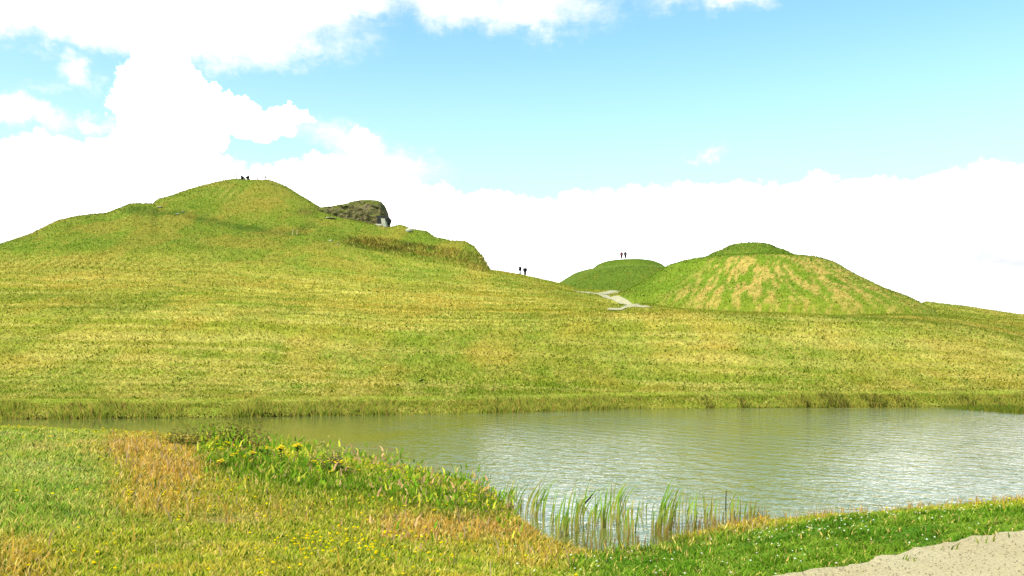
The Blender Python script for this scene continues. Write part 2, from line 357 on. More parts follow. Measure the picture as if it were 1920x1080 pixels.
    cr = mixc(cr, .75 * sm(rr, 7.6, 7.0), (112, 136, 40)); cr = mixc(cr, .8 * np.exp(-((rr - 7.2) / .5) ** 2), (92, 118, 28)); cr = mixc(cr, .7 * np.exp(-((rr - 8.5) / .7) ** 2), (142, 164, 62))  # dark ring under the cap is shade put into the grass colour
    strip = sm(np.abs(ang - .05), .95, .45) * sm(rr, 9.5, 10.5) * (.45 + .55 * sm(rr, 24, 20))
    fr = fbm(ang * 46 + 1.1 * (n4 - .5), rr * .5, 1.0, 2, 44)
    cr = mixc(cr, np.clip(1.25 * strip * sm(fr, .49, .57) * (.5 + .9 * sm(fbm(x, y, 2.0, 2, 45), .35, .6)), 0, .95), (226, 192, 100))
    cr = mixc(cr, .35 * sm(rr, 18, 24), (176, 172, 56))
    c_ = cf * (1 - mr[..., None]) + cr * mr[..., None]
    lr = np.hypot(x - L_X, y - L_Y)
    onL = (lr < 21) & (y > 150) & (px > 1030) & (px < 1330)
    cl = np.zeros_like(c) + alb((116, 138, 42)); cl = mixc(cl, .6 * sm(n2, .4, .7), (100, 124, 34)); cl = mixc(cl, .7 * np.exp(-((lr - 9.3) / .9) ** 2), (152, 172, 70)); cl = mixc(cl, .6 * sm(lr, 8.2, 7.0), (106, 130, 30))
    c_ = np.where(onL[..., None], cl, c_)
    strf = np.where(onL, .1, np.where(onR, .3, strf))
    # ---- near side
    cn = np.zeros_like(c) + alb((162, 164, 46))
    cn = mixc(cn, sm(n4, .4, .7) * .65, (194, 170, 62))
    m4 = fbm(x, y, 2.3, 3, 8)
    cn = mixc(cn, sm(m4, .5, .75) * .5, (118, 150, 36))
    ora = np.clip(1.0 * g2(px, py, 235, 838, 120, 17) + 1.0 * g2(px, py, 320, 880, 90, 30) + .55 * g2(px, py, 285, 940, 80, 32) + .7 * g2(px, py, 30, 1060, 80, 45) + .35 * g2(px, py, 450, 960, 140, 30)
                  + .8 * band(px, py, [(700, 985), (900, 990), (1000, 1000), (1150, 1030), (1250, 1010), (1330, 990), (1440, 968)], 20) + .5 * g2(px, py, 820, 1000, 120, 30) + .4 * g2(px, py, 1010, 1050, 80, 20), 0, 1)
    cn = mixc(cn, ora * (.55 + .7 * n4), (196, 146, 54))
    lush = np.clip(.95 * band(px, py, [(380, 862), (470, 885), (600, 905), (760, 925), (930, 958)], 30) + .4 * g2(px, py, 690, 1060, 110, 40), 0, 1)
    cn = mixc(cn, lush * (.5 + .6 * m4), (104, 142, 30))
    hump = sm(px, 260, 130) * sm(py, 800, 812) * sm(py, 1040, 960)
    cn = mixc(cn, hump * .8, (152, 168, 64)); cn = mixc(cn, hump * sm(m4, .5, .7) * .7, (176, 176, 92)); cn = mixc(cn, hump * sm(m4, .42, .3) * .6, (106, 144, 40))
    cn = mixc(cn, .75 * g2(px, py, 70, 842, 45, 8), (196, 172, 100))
    vg = sm(px, 980, 1160) * sm(py, np.interp(px, [900, 1100, 1250, 1400, 1600, 1920], [1060, 1035, 1010, 985, 962, 945]), np.interp(px, [900, 1100, 1250, 1400, 1600, 1920], [1070, 1055, 1030, 1005, 978, 958]))
    cn = mixc(cn, vg * .93, (118, 158, 40)); cn = mixc(cn, vg * sm(m4, .42, .62) * .6, (152, 178, 56)); cn = mixc(cn, vg * sm(n4, .52, .36) * .7, (84, 132, 30)); cn = mixc(cn, vg * sm(-(path_y(x) + edge_n(x) - y), .7, .0) * .5, (170, 170, 66))
    bare = np.clip(g2(px, py, 430, 975, 60, 9) + .6 * g2(px, py, 350, 1020, 40, 6), 0, 1)
    cn = mixc(cn, bare * .6, (196, 168, 100))
    c = np.where(far[..., None], c_, cn); straw = np.where(far, strf, .1)
    return c, np.clip(straw, 0, 1), dict(px=px, py=py, ora=ora, lush=lush, vg=vg, hump=hump, heath=heath, bank=np.where(far, bank, 0), bare=bare, n4=n4, m4=m4)

# ---------------------------------------------------------------- materials
def newmat(name):
    m = bpy.data.materials.new(name); m.use_nodes = True; m.node_tree.nodes.clear(); return m, NT(m.node_tree)
def outp(N, sh, disp=None):
    o = N.n('ShaderNodeOutputMaterial', {0: sh})
    return o
def mat_terrain(name, k_big=1.0):
    m, N = newmat(name)
    col = N.n('ShaderNodeAttribute', attribute_name='cover').outputs[0]
    st = N.n('ShaderNodeAttribute', attribute_name='straw').outputs[2]
    pos = N.n('ShaderNodeNewGeometry').outputs['Position']
    a = N.noise(pos, 2.2, 6, .65); b = N.noise(N.scalev(pos, (1, .6, 1)), 7.0, 4, .6); d = N.noise(pos, .5, 4, .6)
    f1 = N.ss(a, .25, .75, .72, 1.3)
    c1 = N.mix(1.0, col, N.n('ShaderNodeCombineColor', {0: f1, 1: f1, 2: f1}).outputs[0], 'MULTIPLY')
    ds = N.m('MULTIPLY', N.ss(b, .42, .3), .55)
    c2 = N.mix(ds, c1, tuple(alb((84, 112, 20))))
    thr = N.m('SUBTRACT', .7, N.m('MULTIPLY', st, .17))
    c = N.noise(N.scalev(pos, (1.3, .55, 1.3)), 4.6, 5, .68, .7)
    sw = N.m('MULTIPLY', N.m('MULTIPLY', N.m('SUBTRACT', c, thr), 9.0, clamp=True), .85)
    c3 = N.mix(sw, c2, tuple(alb((222, 204, 104))))
    c4 = N.mix(N.m('MULTIPLY', N.ss(d, .52, .7), .25), c3, tuple(alb((190, 158, 54))))
    bump = N.n('ShaderNodeBump', {'Height': N.m('ADD', a, N.m('MULTIPLY', b, .5)), 'Strength': .9, 'Distance': .12})
    bs = N.n('ShaderNodeBsdfPrincipled', {'Base Color': c4, 'Roughness': .95, 'Specular IOR Level': .08, 'Normal': bump.outputs[0]})
    outp(N, bs.outputs[0]); return m
def mat_blade(name, tr=.35):
    m, N = newmat(name)
    col = N.n('ShaderNodeAttribute', attribute_name='cover').outputs[0]
    d = N.n('ShaderNodeBsdfDiffuse', {0: col}); t = N.n('ShaderNodeBsdfTranslucent', {0: col})
    mx = N.n('ShaderNodeMixShader', {0: tr, 1: d.outputs[0], 2: t.outputs[0]})
    outp(N, mx.outputs[0]); return m
def mat_plain(name, c, rough=.8, var=.25, scale=8.0, c2=None, bump=0.0, k=KA):
    m, N = newmat(name)
    pos = N.n('ShaderNodeTexCoord').outputs['Object']
    n = N.noise(pos, scale, 5, .6)
    a = alb(c, k); b = alb(c2, k) if c2 is not None else a * (1 - var)
    col = N.mix(N.ss(n, .35, .65), tuple(a), tuple(b))
    inp = {'Base Color': col, 'Roughness': rough, 'Specular IOR Level': .2}
    if bump: inp['Normal'] = N.n('ShaderNodeBump', {'Height': n, 'Strength': bump, 'Distance': .1}).outputs[0]
    bs = N.n('ShaderNodeBsdfPrincipled', inp); outp(N, bs.outputs[0]); return m
M_GROUND = mat_terrain('grassland')
M_BLADE = mat_blade('grass blades', .45)
M_REED = mat_blade('reed leaves', .3)

# ---------------------------------------------------------------- object helpers
def link(o, parent=None):
    sc.collection.objects.link(o)
    if parent is not None: o.parent = parent
    return o
def tag(o, label=None, cat=None, group=None, kind=None):
    if label: o['label'] = label
    if cat: o['category'] = cat
    if group: o['group'] = group
    if kind: o['kind'] = kind
    return o
def mesh_np(name, V, Fc, mat, cols=None, straw=None, smooth=False, parent=None, nper=None):
    """V (n,3); Fc (m,k) index array or list of such arrays"""
    if not isinstance(Fc, list): Fc = [Fc]
    Fc = [f for f in Fc if len(f)]
    me = bpy.data.meshes.new(name)
    me.vertices.add(len(V)); me.vertices.foreach_set('co', np.asarray(V, np.float32).ravel())
    li = np.concatenate([f.ravel() for f in Fc]).astype(np.int32)
    tot = np.concatenate([np.full(len(f), f.shape[1]) for f in Fc]).astype(np.int32)
    st = np.concatenate([[0], np.cumsum(tot)[:-1]]).astype(np.int32)
    me.loops.add(len(li)); me.loops.foreach_set('vertex_index', li)
    me.polygons.add(len(tot)); me.polygons.foreach_set('loop_start', st)
    try: me.polygons.foreach_set('loop_total', tot)
    except Exception: pass
    me.update(calc_edges=True)
    if cols is not None:
        a = me.attributes.new('cover', 'FLOAT_COLOR', 'POINT')
        a.data.foreach_set('color', np.concatenate([cols, np.ones((len(cols), 1))], 1).astype(np.float32).ravel())
    if straw is not None:
        a = me.attributes.new('straw', 'FLOAT', 'POINT'); a.data.foreach_set('value', straw.astype(np.float32))
    me.polygons.foreach_set('use_smooth', np.full(len(tot), smooth))
    me.materials.append(mat)
    return link(bpy.data.objects.new(name, me), parent)
def mesh_py(name, V, Fc, mat, parent=None, smooth=False):
    me = bpy.data.meshes.new(name); me.from_pydata([tuple(v) for v in V], [], [tuple(f) for f in Fc]); me.update()
    if smooth:
        for p in me.polygons: p.use_smooth = True
    me.materials.append(mat); return link(bpy.data.objects.new(name, me), parent)
def empty(name, loc, rz=0.0):
    o = bpy.data.objects.new(name, None); o.empty_display_size = .2; o.location = loc; o.rotation_euler = (0, 0, rz)
    return link(o)

# ---------------------------------------------------------------- terrain sheets
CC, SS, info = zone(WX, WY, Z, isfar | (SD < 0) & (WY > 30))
ni, nj = Z.shape
idx = np.arange(ni * nj).reshape(ni, nj)
quads = np.stack([idx[:-1, :-1], idx[1:, :-1], idx[1:, 1:], idx[:-1, 1:]], -1).reshape(-1, 4)
qR = isR[:-1, :-1].ravel() & isfar[:-1, :-1].ravel(); qL = isL[:-1, :-1].ravel() & isfar[:-1, :-1].ravel() & (np.abs(WX[:-1, :-1] - L_X) < 30).ravel()
qF = isfar[:-1, :-1].ravel() & ~qR & ~qL; qN = ~isfar[:-1, :-1].ravel()
VV = np.stack([WX, WY, Z], -1).reshape(-1, 3); C2 = CC.reshape(-1, 3); S2 = SS.ravel()
def sheet_obj(name, sel, label, cat=None):
    q = quads[sel]; u, inv = np.unique(q, return_inverse=True)
    o = mesh_np(name, VV[u], inv.reshape(-1, 4), M_GROUND, C2[u], S2[u], smooth=True)
    tag(o, label, cat, kind='structure'); return o
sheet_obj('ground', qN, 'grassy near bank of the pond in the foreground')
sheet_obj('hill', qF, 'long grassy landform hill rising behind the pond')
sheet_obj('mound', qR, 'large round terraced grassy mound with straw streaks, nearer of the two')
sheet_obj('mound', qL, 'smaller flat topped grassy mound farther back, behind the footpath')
M_PLAIN = mat_plain('distant field', (140, 158, 50), .9, .3, .02)
mesh_py('field', [(-6000, -6000, -1.6), (6000, -6000, -1.6), (6000, 9000, -1.6), (-6000, 9000, -1.6)], [(0, 1, 2, 3)], M_PLAIN)['kind'] = 'structure'

# water
def mat_water():
    m, N = newmat('pond water')
    pos = N.n('ShaderNodeNewGeometry').outputs['Position']
    s = N.n('ShaderNodeSeparateXYZ', {0: pos})
    x, y = s.outputs[0], s.outputs[1]
    big = N.noise(pos, .16, 4, .6, .3)
    rip = N.noise(N.scalev(pos, (1.0, 1.1, 1)), 3.2, 3, .55, .5)
    rip2 = N.noise(N.scalev(pos, (1.0, 1.3, 1)), 6.0, 2, .5, .2)
    wv = N.n('ShaderNodeTexWave', {'Vector': pos, 'Scale': .5, 'Distortion': 6.0, 'Detail': 3.0, 'Detail Scale': 1.2}, wave_type='BANDS', bands_direction='DIAGONAL').outputs[1]
    # wind reaches the open water on the right; the left arm and the reed corner lie sheltered
    left = N.ss(N.m('ADD', N.m('DIVIDE', x, y), N.m('MULTIPLY', N.m('SUBTRACT', big, .5), .5)), -.38, .05, .12, 1.0)
    calm = N.ss(N.m('SQRT', N.m('ADD', N.m('POWER', N.m('SUBTRACT', x, 1.6), 2.0), N.m('MULTIPLY', N.m('POWER', N.m('SUBTRACT', y, 13.5), 2.0), 1.0))), 1.6, 4.5, .4, 1.0)
    h = N.m('ADD', N.m('ADD', N.m('MULTIPLY', rip, 1.0), N.m('MULTIPLY', rip2, .22)), N.m('MULTIPLY', wv, .2))
    bp = N.n('ShaderNodeBump', {'Height': h, 'Strength': N.m('MULTIPLY', N.m('MULTIPLY', left, calm), N.ss(N.noise(N.scalev(pos, (.6, 1.2, 1)), .28, 4, .6, .5), .36, .6, .72, 1.0)), 'Distance': .035})
    body = N.mix(N.ss(big, .3, .7), tuple(alb((154, 156, 62), .36)), tuple(alb((148, 154, 86), .38)))
    bs = N.n('ShaderNodeBsdfPrincipled', {'Base Color': body, 'Roughness': .05, 'IOR': 1.5, 'Specular IOR Level': .5, 'Normal': bp.outputs[0]})
    outp(N, bs.outputs[0]); return m
M_WATER = mat_water()
o = mesh_py('water', [(-60, 10.5, 0), (95, 10.5, 0), (95, 44.5, 0), (-60, 38.5, 0)], [(0, 1, 2, 3)], M_WATER); tag(o, 'rippled green pond reflecting the pale sky', kind='structure')

# gravel path in the near corner (draped sheet with a ragged grass edge)
def mat_gravel(name, c1, c2, k=KA):
    m, N = newmat(name)
    pos = N.n('ShaderNodeNewGeometry').outputs['Position']
    a = N.noise(pos, 1.2, 5, .6); b = N.noise(pos, 45.0, 4, .7); v = N.n('ShaderNodeTexVoronoi', {'Vector': pos, 'Scale': 60.0}).outputs[0]
    c = N.mix(N.ss(a, .35, .65), tuple(alb(c1, k)), tuple(alb(c2, k)))
    g = N.ss(b, .35, .65, .78, 1.2)
    c = N.mix(1.0, c, N.n('ShaderNodeCombineColor', {0: g, 1: g, 2: g}).outputs[0], 'MULTIPLY')
    g2_ = N.n('ShaderNodeBump', {'Height': N.m('ADD', v, b), 'Strength': .6, 'Distance': .012})
    bs = N.n('ShaderNodeBsdfPrincipled', {'Base Color': c, 'Roughness': .92, 'Specular IOR Level': .15, 'Normal': g2_.outputs[0]})
    outp(N, bs.outputs[0]); return m
M_GRAVEL = mat_gravel('pale gravel', (236, 216, 166), (224, 202, 150))
gx = np.linspace(-1.5, 11.5, 520); rows = []
for x in gx:
    e = float(path_y(np.array(x))) + float(edge_n(np.array([x]))[0])
    rows.append([(x, yy) for yy in np.linspace(max(1.3, abs(x) * 0 + 1.3), e, 26)])
G = np.array(rows); gz = np.maximum(bil(Z, 960 + F * G[..., 0] / G[..., 1], G[..., 1]), 1.49) + .012
# clamp columns that lie outside the modelled sheet
V = np.concatenate([G, gz[..., None]], -1).reshape(-1, 3); ii = np.arange(len(V)).reshape(G.shape[:2])
q = np.stack([ii[:-1, :-1], ii[1:, :-1], ii[1:, 1:], ii[:-1, 1:]], -1).reshape(-1, 4)
tag(mesh_np('gravel_path', V, q, M_GRAVEL, smooth=True), 'pale sandy gravel path in the near right corner', kind='structure')

# loose pebbles on the gravel
n = 5000; x = rng.uniform(1.2, 6.5, n); y = rng.uniform(4.6, 8.4, n); k = (path_y(x) + edge_n(x) - y > .02); x, y = x[k], y[k]; n = len(x)
_D = np.array([(1, 0, 0), (-.9, .2, 0), (.1, 1, 0), (0, -.9, .1), (0, 0, .7), (0, 0, -.5)]); _f = np.array([(0, 2, 4), (2, 1, 4), (1, 3, 4), (3, 0, 4), (2, 0, 5), (1, 2, 5), (3, 1, 5), (0, 3, 5)])
rr_ = rng.uniform(.003, .009, n) ** 1.0; Vp = np.stack([x, y, np.full(n, 1.515)], 1)[:, None] + _D[None] * rr_[:, None, None]
cp = np.repeat(alb((206, 190, 156)) * rng.uniform(.8, 1.35, (n, 1)), 6, 0)
tag(mesh_np('pebbles', Vp.reshape(-1, 3), (np.arange(n)[:, None, None] * 6 + _f).reshape(-1, 3), M_BLADE, cp), 'loose pebbles strewn over the gravel path', 'pebbles', kind='stuff')
# footpath in the saddle between hill and mounds
M_FPATH = mat_gravel('pale worn footpath', (226, 214, 168), (206, 196, 150))
def strip(pts, widths, n=40):
    P_ = np.array(pts, float); t = np.linspace(0, 1, len(P_)); tt = np.linspace(0, 1, n)
    X = np.interp(tt, t, P_[:, 0]); Y = np.interp(tt, t, P_[:, 1]); Wd = np.interp(tt, t, widths)
    for _ in range(6):
        X[1:-1] = (X[:-2] + X[2:] + 2 * X[1:-1]) / 4; Y[1:-1] = (Y[:-2] + Y[2:] + 2 * Y[1:-1]) / 4
    tx = np.gradient(X); ty = np.gradient(Y); L = np.hypot(tx, ty); nx, ny = -ty / L, tx / L
    S = np.linspace(-.5, .5, 7)
    return np.stack([X[:, None] + nx[:, None] * Wd[:, None] * S, Y[:, None] + ny[:, None] * Wd[:, None] * S], -1)
sp_pts = [[(1088, 547.6), (1108, 549.5), (1128, 553), (1143, 558), (1160, 564), (1176, 570), (1192, 574.5), (1220, 577.5)],
          [(1128, 552), (1145, 549), (1163, 545.5)], [(1188, 571), (1178, 576), (1152, 583)]]
Vs, Qs, off = [], [], 0; FP = []
for k, pl in enumerate(sp_pts):
    hp = [hit(a, b, 50) for a, b in pl]
    FP += [(h.x, h.y) for h in hp]
    S_ = strip([(h.x, h.y) for h in hp], [3.4, 2.8, 1.7, 1.05, 1.0, 1.0, 1.3, 1.3] if k == 0 else [2.4, 2.4, 2.4] if k == 1 else [1.3] * len(hp))
    zz = Zat(S_[..., 0].ravel(), S_[..., 1].ravel()).reshape(S_.shape[:2]) + .06 + .012 * k
    v = np.concatenate([S_, zz[..., None]], -1).reshape(-1, 3); ii = np.arange(len(v)).reshape(S_.shape[:2]) + off
    Vs.append(v); Qs.append(np.stack([ii[:-1, :-1], ii[1:, :-1], ii[1:, 1:], ii[:-1, 1:]], -1).reshape(-1, 4)); off += len(v)
    print('footpath', k, [tuple(round(c, 1) for c in h) for h in hp])
tag(mesh_np('footpath', np.concatenate(Vs), np.concatenate(Qs), M_FPATH, smooth=True), 'pale forked footpath in the saddle between the hill and the mounds', kind='structure')

# ---------------------------------------------------------------- blades
def blades(x, y, z, h, w, lean, az_, face=None, seg=2, curve=1.0):
    """arrays -> vertices, faces of grass blades; seg 1: a triangle, seg 2: quad + tip"""
    n = len(x); fa = rng.uniform(0, math.pi, n) if face is None else face
    wx, wy = np.cos(fa) * w / 2, np.sin(fa) * w / 2
    dx, dy = np.cos(az_), np.sin(az_)
    if seg == 1:
        V = np.empty((n, 3, 3)); V[:, 0] = np.stack([x - wx, y - wy, z], 1); V[:, 1] = np.stack([x + wx, y + wy, z], 1)
        V[:, 2] = np.stack([x + dx * lean, y + dy * lean, z + h], 1)
        return V.reshape(-1, 3), [np.arange(3 * n).reshape(n, 3)], 3
    V = np.empty((n, 5, 3)); m = .55; lm = lean * m ** (1 + curve)
    V[:, 0] = np.stack([x - wx, y - wy, z], 1); V[:, 1] = np.stack([x + wx, y + wy, z], 1)
    V[:, 2] = np.stack([x + dx * lm + wx * .8, y + dy * lm + wy * .8, z + h * (m + .05)], 1)
    V[:, 3] = np.stack([x + dx * lm - wx * .8, y + dy * lm - wy * .8, z + h * (m + .05)], 1)
    V[:, 4] = np.stack([x + dx * lean, y + dy * lean, z + h], 1)
    b = np.arange(n)[:, None] * 5
    return V.reshape(-1, 3), [b + np.array([0, 1, 2, 3]), b + np.array([3, 2, 4])], 5
def put_blades(name, x, y, z, h, w, lean, az_, col, mat=None, seg=2, label=None, cat=None, face=None, tip=None):
    V, Fc, k = blades(x, y, z, h, w, lean, az_, face, seg)
    c = np.repeat(col, k, 0)
    if tip is not None:
        c[k - 1::k] = tip
        if k == 5: c[2::5] = (col + tip) / 2; c[3::5] = (col + tip) / 2
    o = mesh_np(name, V, Fc, mat or M_BLADE, c)
    if label: tag(o, label, cat, kind='stuff')
    return o
def jit(c, a=.25, b=.1):
    n = len(c); return np.clip(c * (1 + rng.uniform(-a, a, (n, 1))) * (1 + rng.uniform(-b, b, (n, 3))), .001, 1)
WIND = R(15)
# near meadow
def sample_near(n, lo, hi, power=1.4):
    """ground points in the fan the photo looks over, thinned with distance"""
    d = lo * (hi / lo) ** rng.uniform(0, 1, n) if power == 2 else (rng.uniform(lo ** (2 - power), hi ** (2 - power), n)) ** (1 / (2 - power))
    px = rng.uniform(-160, 2080, n); x = xat(px, d); return x, d
N1 = 430000
x, y = sample_near(N1, 4.8, 37, 1.45)
s = psdf(x, y); pyy = path_y(x) + edge_n(x) - y
keep = (s > -.06) & (pyy < .34 * (rng.uniform(0, 1, len(x)) ** 3 - .2) + .12 * (fbm(x, y, 9., 2, 79) - .5)) & (y < np.interp(960 + F * x / y, [-1200, 0, 600, 1000, 3120], [33.3, 33.5, 34, 36, 38]))
x, y, s = x[keep], y[keep], s[keep]
z = Zat(x, y); c, _, I = zone(x, y, z, np.zeros(len(x), bool))
n = len(x); u = rng.uniform(0, 1, n)
tuft = fbm(x, y, 3.5, 2, 21)
h = (.022 + .045 * u) * (.5 + 1.0 * tuft) * (1 + .8 * I['ora'] + 1.5 * I['lush'] + .35 * I['hump']) * (1 - .6 * I['bare']) * (1 + .9 * I['vg'] * sm(tuft, .5, .7) - .2 * I['vg'])
h *= np.where(y > 20, 1.25, 1) * np.where(s < .7, 1.4, 1)
col = c * (2.35 - .75 * I['vg'])[:, None]
dry = rng.uniform(0, 1, n) < (.10 + .5 * I['ora'] + .1 * (1 - I['vg']))
col[dry] = alb((220, 192, 104), .95) * rng.uniform(.7, 1.2, (dry.sum(), 1))
drk = rng.uniform(0, 1, n) < .16 + .2 * I['lush']; col[drk] = alb((92, 128, 26), .6)
col = jit(col, .28, .1)
wdt = (.004 + .005 * rng.uniform(0, 1, n)) * (1 + y / 9) * np.where(I['vg'] > .5, 1.3, 1)
put_blades('meadow_grass', x, y, z - .01, h, wdt, h * rng.uniform(.2, 1.0, n), np.where(rng.uniform(0, 1, n) < .12, WIND, rng.uniform(0, 6.28, n)), col, tip=col * 1.12,
           label='green and straw coloured meadow grass covering the near bank', cat='grass')
# orange seed-head grasses
N2 = 60000
x, y = sample_near(N2, 5.5, 36, 1.1); z = Zat(x, y); _, _, I = zone(x, y, z, np.zeros(len(x), bool)); s = psdf(x, y)
shore = np.exp(-((s - .3) / .5) ** 2) * sm(I['px'], 1150, 1300) * .8
keep = (s > -.1) & (rng.uniform(0, 1, len(x)) < np.clip(I['ora'] ** 1.3 * .8 + shore * .6 + .015 * (1 - I['vg']), 0, 1)) & (I['hump'] < .4)
x, y, z, I = x[keep], y[keep], z[keep], {k: v[keep] for k, v in I.items()}; n = len(x)
pink = rng.uniform(0, 1, n) < .25 + .4 * (I['px'] > 1450)
bc = np.where(pink[:, None], alb((216, 178, 132), .8), alb((214, 168, 70), .85))
h = rng.uniform(.07, .22, n) * np.where((I['px'] > 940) & (I['px'] < 1330) & (psdf(x, y) < 1.0), .45, 1)
put_blades('seeding_grass', x, y, z, h, .004 + .0012 * y, h * rng.uniform(.1, .7, n), rng.uniform(0, 6.28, n), jit(bc * .9), tip=jit(bc * 1.05),
           label='rust coloured seeding grass in drifts across the near bank', cat='grass')
# leafy weeds along the near bank
N3 = 70000
x, y = sample_near(N3, 9, 34, .8); z = Zat(x, y); _, _, I = zone(x, y, z, np.zeros(len(x), bool)); s = psdf(x, y)
wt = I['lush'] * .9 + .5 * np.exp(-((s - .5) / .8) ** 2) * sm(I['px'], 330, 480) * (I['px'] < 980)
clump = fbm(x, y, 1.1, 3, 61)
keep = (s > -.05) & (rng.uniform(0, 1, len(x)) < wt * sm(clump, .35, .6))
x, y, z, I, clump = x[keep], y[keep], z[keep], {k: v[keep] for k, v in I.items()}, clump[keep]; n = len(x)
h = rng.uniform(.12, .5, n) * (.5 + clump)
bc = np.where((rng.uniform(0, 1, n) < .3)[:, None], alb((190, 188, 60), 1.0), alb((124, 158, 38), .95))
bc[rng.uniform(0, 1, n) < .03 + .2 * (I['px'] > 620)] = alb((212, 168, 116), .95)
V1 = put_blades('bank_weeds', x, y, z + h * rng.uniform(0, .8, n), h * .22 + .03, .014 + .0018 * y, (h * .22 + .03) * rng.uniform(.2, 1.2, n), rng.uniform(0, 6.28, n), jit(bc, .35),
           label='dense leafy weeds crowding the near pond edge', cat='weeds')

# little flowers: octahedral heads
def heads(name, x, y, z, r, col, label, cat):
    n = len(x); D = np.array([(1, 0, 0), (-1, 0, 0), (0, 1, 0), (0, -1, 0), (0, 0, .7), (0, 0, -.5)])
    V = np.stack([x, y, z], 1)[:, None] + D[None] * r[:, None, None]
    f = np.array([(0, 2, 4), (2, 1, 4), (1, 3, 4), (3, 0, 4), (2, 0, 5), (1, 2, 5), (3, 1, 5), (0, 3, 5)])
    o = mesh_np(name, V.reshape(-1, 3), (np.arange(n)[:, None, None] * 6 + f).reshape(-1, 3), M_BLADE, np.repeat(col, 6, 0)); tag(o, label, cat, kind='stuff')
x, y = sample_near(60000, 5.5, 33, 1.0); z = Zat(x, y); _, _, I = zone(x, y, z, np.zeros(len(x), bool)); s = psdf(x, y)
p = np.clip(.10 * I['lush'] + .12 * g2(I['px'], I['py'], 640, 1040, 170, 30) + .05 * g2(I['px'], I['py'], 300, 940, 200, 50) + .012, 0, 1) * (1 - I['vg']) * sm(fbm(x, y, 1.5, 2, 71), .42, .6)
k = (s > 0) & (rng.uniform(0, 1, len(x)) < p * 1.8); n = k.sum()
heads('yellow_flowers', x[k], y[k], z[k] + .08 + .28 * I['lush'][k] * rng.uniform(.4, 1, n) + rng.uniform(0, .05, n), rng.uniform(.010, .018, n) * (.8 + y[k] / 18), jit(np.tile(alb((246, 222, 20), .75), (n, 1)), .15),
      'tiny yellow meadow flowers dotted through the near grass', 'wildflowers')
p = np.clip(I['vg'] * sm(fbm(x, y, .9, 3, 72), .45, .62) * .14 * sm(s, 3.6, 1.6) + .03 * I['vg'] + .02 * g2(I['px'], I['py'], 1000, 1060, 90, 20), 0, 1)
k = (s > .3) & (pyy[:0].size == 0) & (rng.uniform(0, 1, len(x)) < p * .55) & (y > path_y(x) + .15); n = k.sum()
heads('clover_flowers', x[k], y[k], z[k] + rng.uniform(.05, .1, n), rng.uniform(.011, .017, n), jit(np.tile(alb((242, 240, 214), .85), (n, 1)), .1),
      'small white clover heads in the green verge beside the gravel path', 'wildflowers')
p = .05 * np.exp(-((s - .6) / .7) ** 2) * (I['px'] > 560) * (I['px'] < 960); k = (s > 0) & (rng.uniform(0, 1, len(x)) < p * 2); n = k.sum()
heads('pink_flowers', x[k], y[k], z[k] + rng.uniform(.2, .5, n), rng.uniform(.01, .02, n) * (.6 + y[k] / 30), jit(np.tile(alb((206, 150, 140), .6), (n, 1)), .2), 'dull pink weed flowers above the pond edge', 'wildflowers')

# grass on the far slopes
N5 = 400000
d = 37 * (165 / 37) ** rng.uniform(0, 1, N5) ** 1.05; px = rng.uniform(-120, 2040, N5); x = xat(px, d); y = d
k = psdf(x, y) > .2
for (ax, ay_), (bx, by) in [(FP[q], FP[q + 1]) for q in (0, 1, 2, 3, 4, 5, 6, 8, 9, 11, 12)]:
    t_ = np.clip(((x - ax) * (bx - ax) + (y - ay_) * (by - ay_)) / ((bx - ax) ** 2 + (by - ay_) ** 2), 0, 1)
    k &= np.hypot(x - ax - t_ * (bx - ax), y - ay_ - t_ * (by - ay_)) > .75
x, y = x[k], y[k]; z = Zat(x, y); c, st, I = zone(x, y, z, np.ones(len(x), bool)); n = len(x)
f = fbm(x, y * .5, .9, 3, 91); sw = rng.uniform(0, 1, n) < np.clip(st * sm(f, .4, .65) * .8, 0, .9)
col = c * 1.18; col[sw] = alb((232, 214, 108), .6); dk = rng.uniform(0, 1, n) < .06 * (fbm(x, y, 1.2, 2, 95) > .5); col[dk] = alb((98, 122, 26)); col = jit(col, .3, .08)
h = np.where(sw, .05, .09) * rng.uniform(.5, 1.5, n) * (1 + y / 150) * (1 + 2.2 * I['heath']) * (1 - .6 * I['bank'])
wd = np.where(sw, .15, np.where(dk, .1, .05)) * (.5 + y / 90)
put_blades('slope_grass', x, y, z - .005, h, wd, h * rng.uniform(.2, 1.2, n), rng.uniform(0, 6.28, n), col, seg=1, face=rng.uniform(-.5, .5, n),
           label='mown grass and straw clippings covering the far slope', cat='grass')
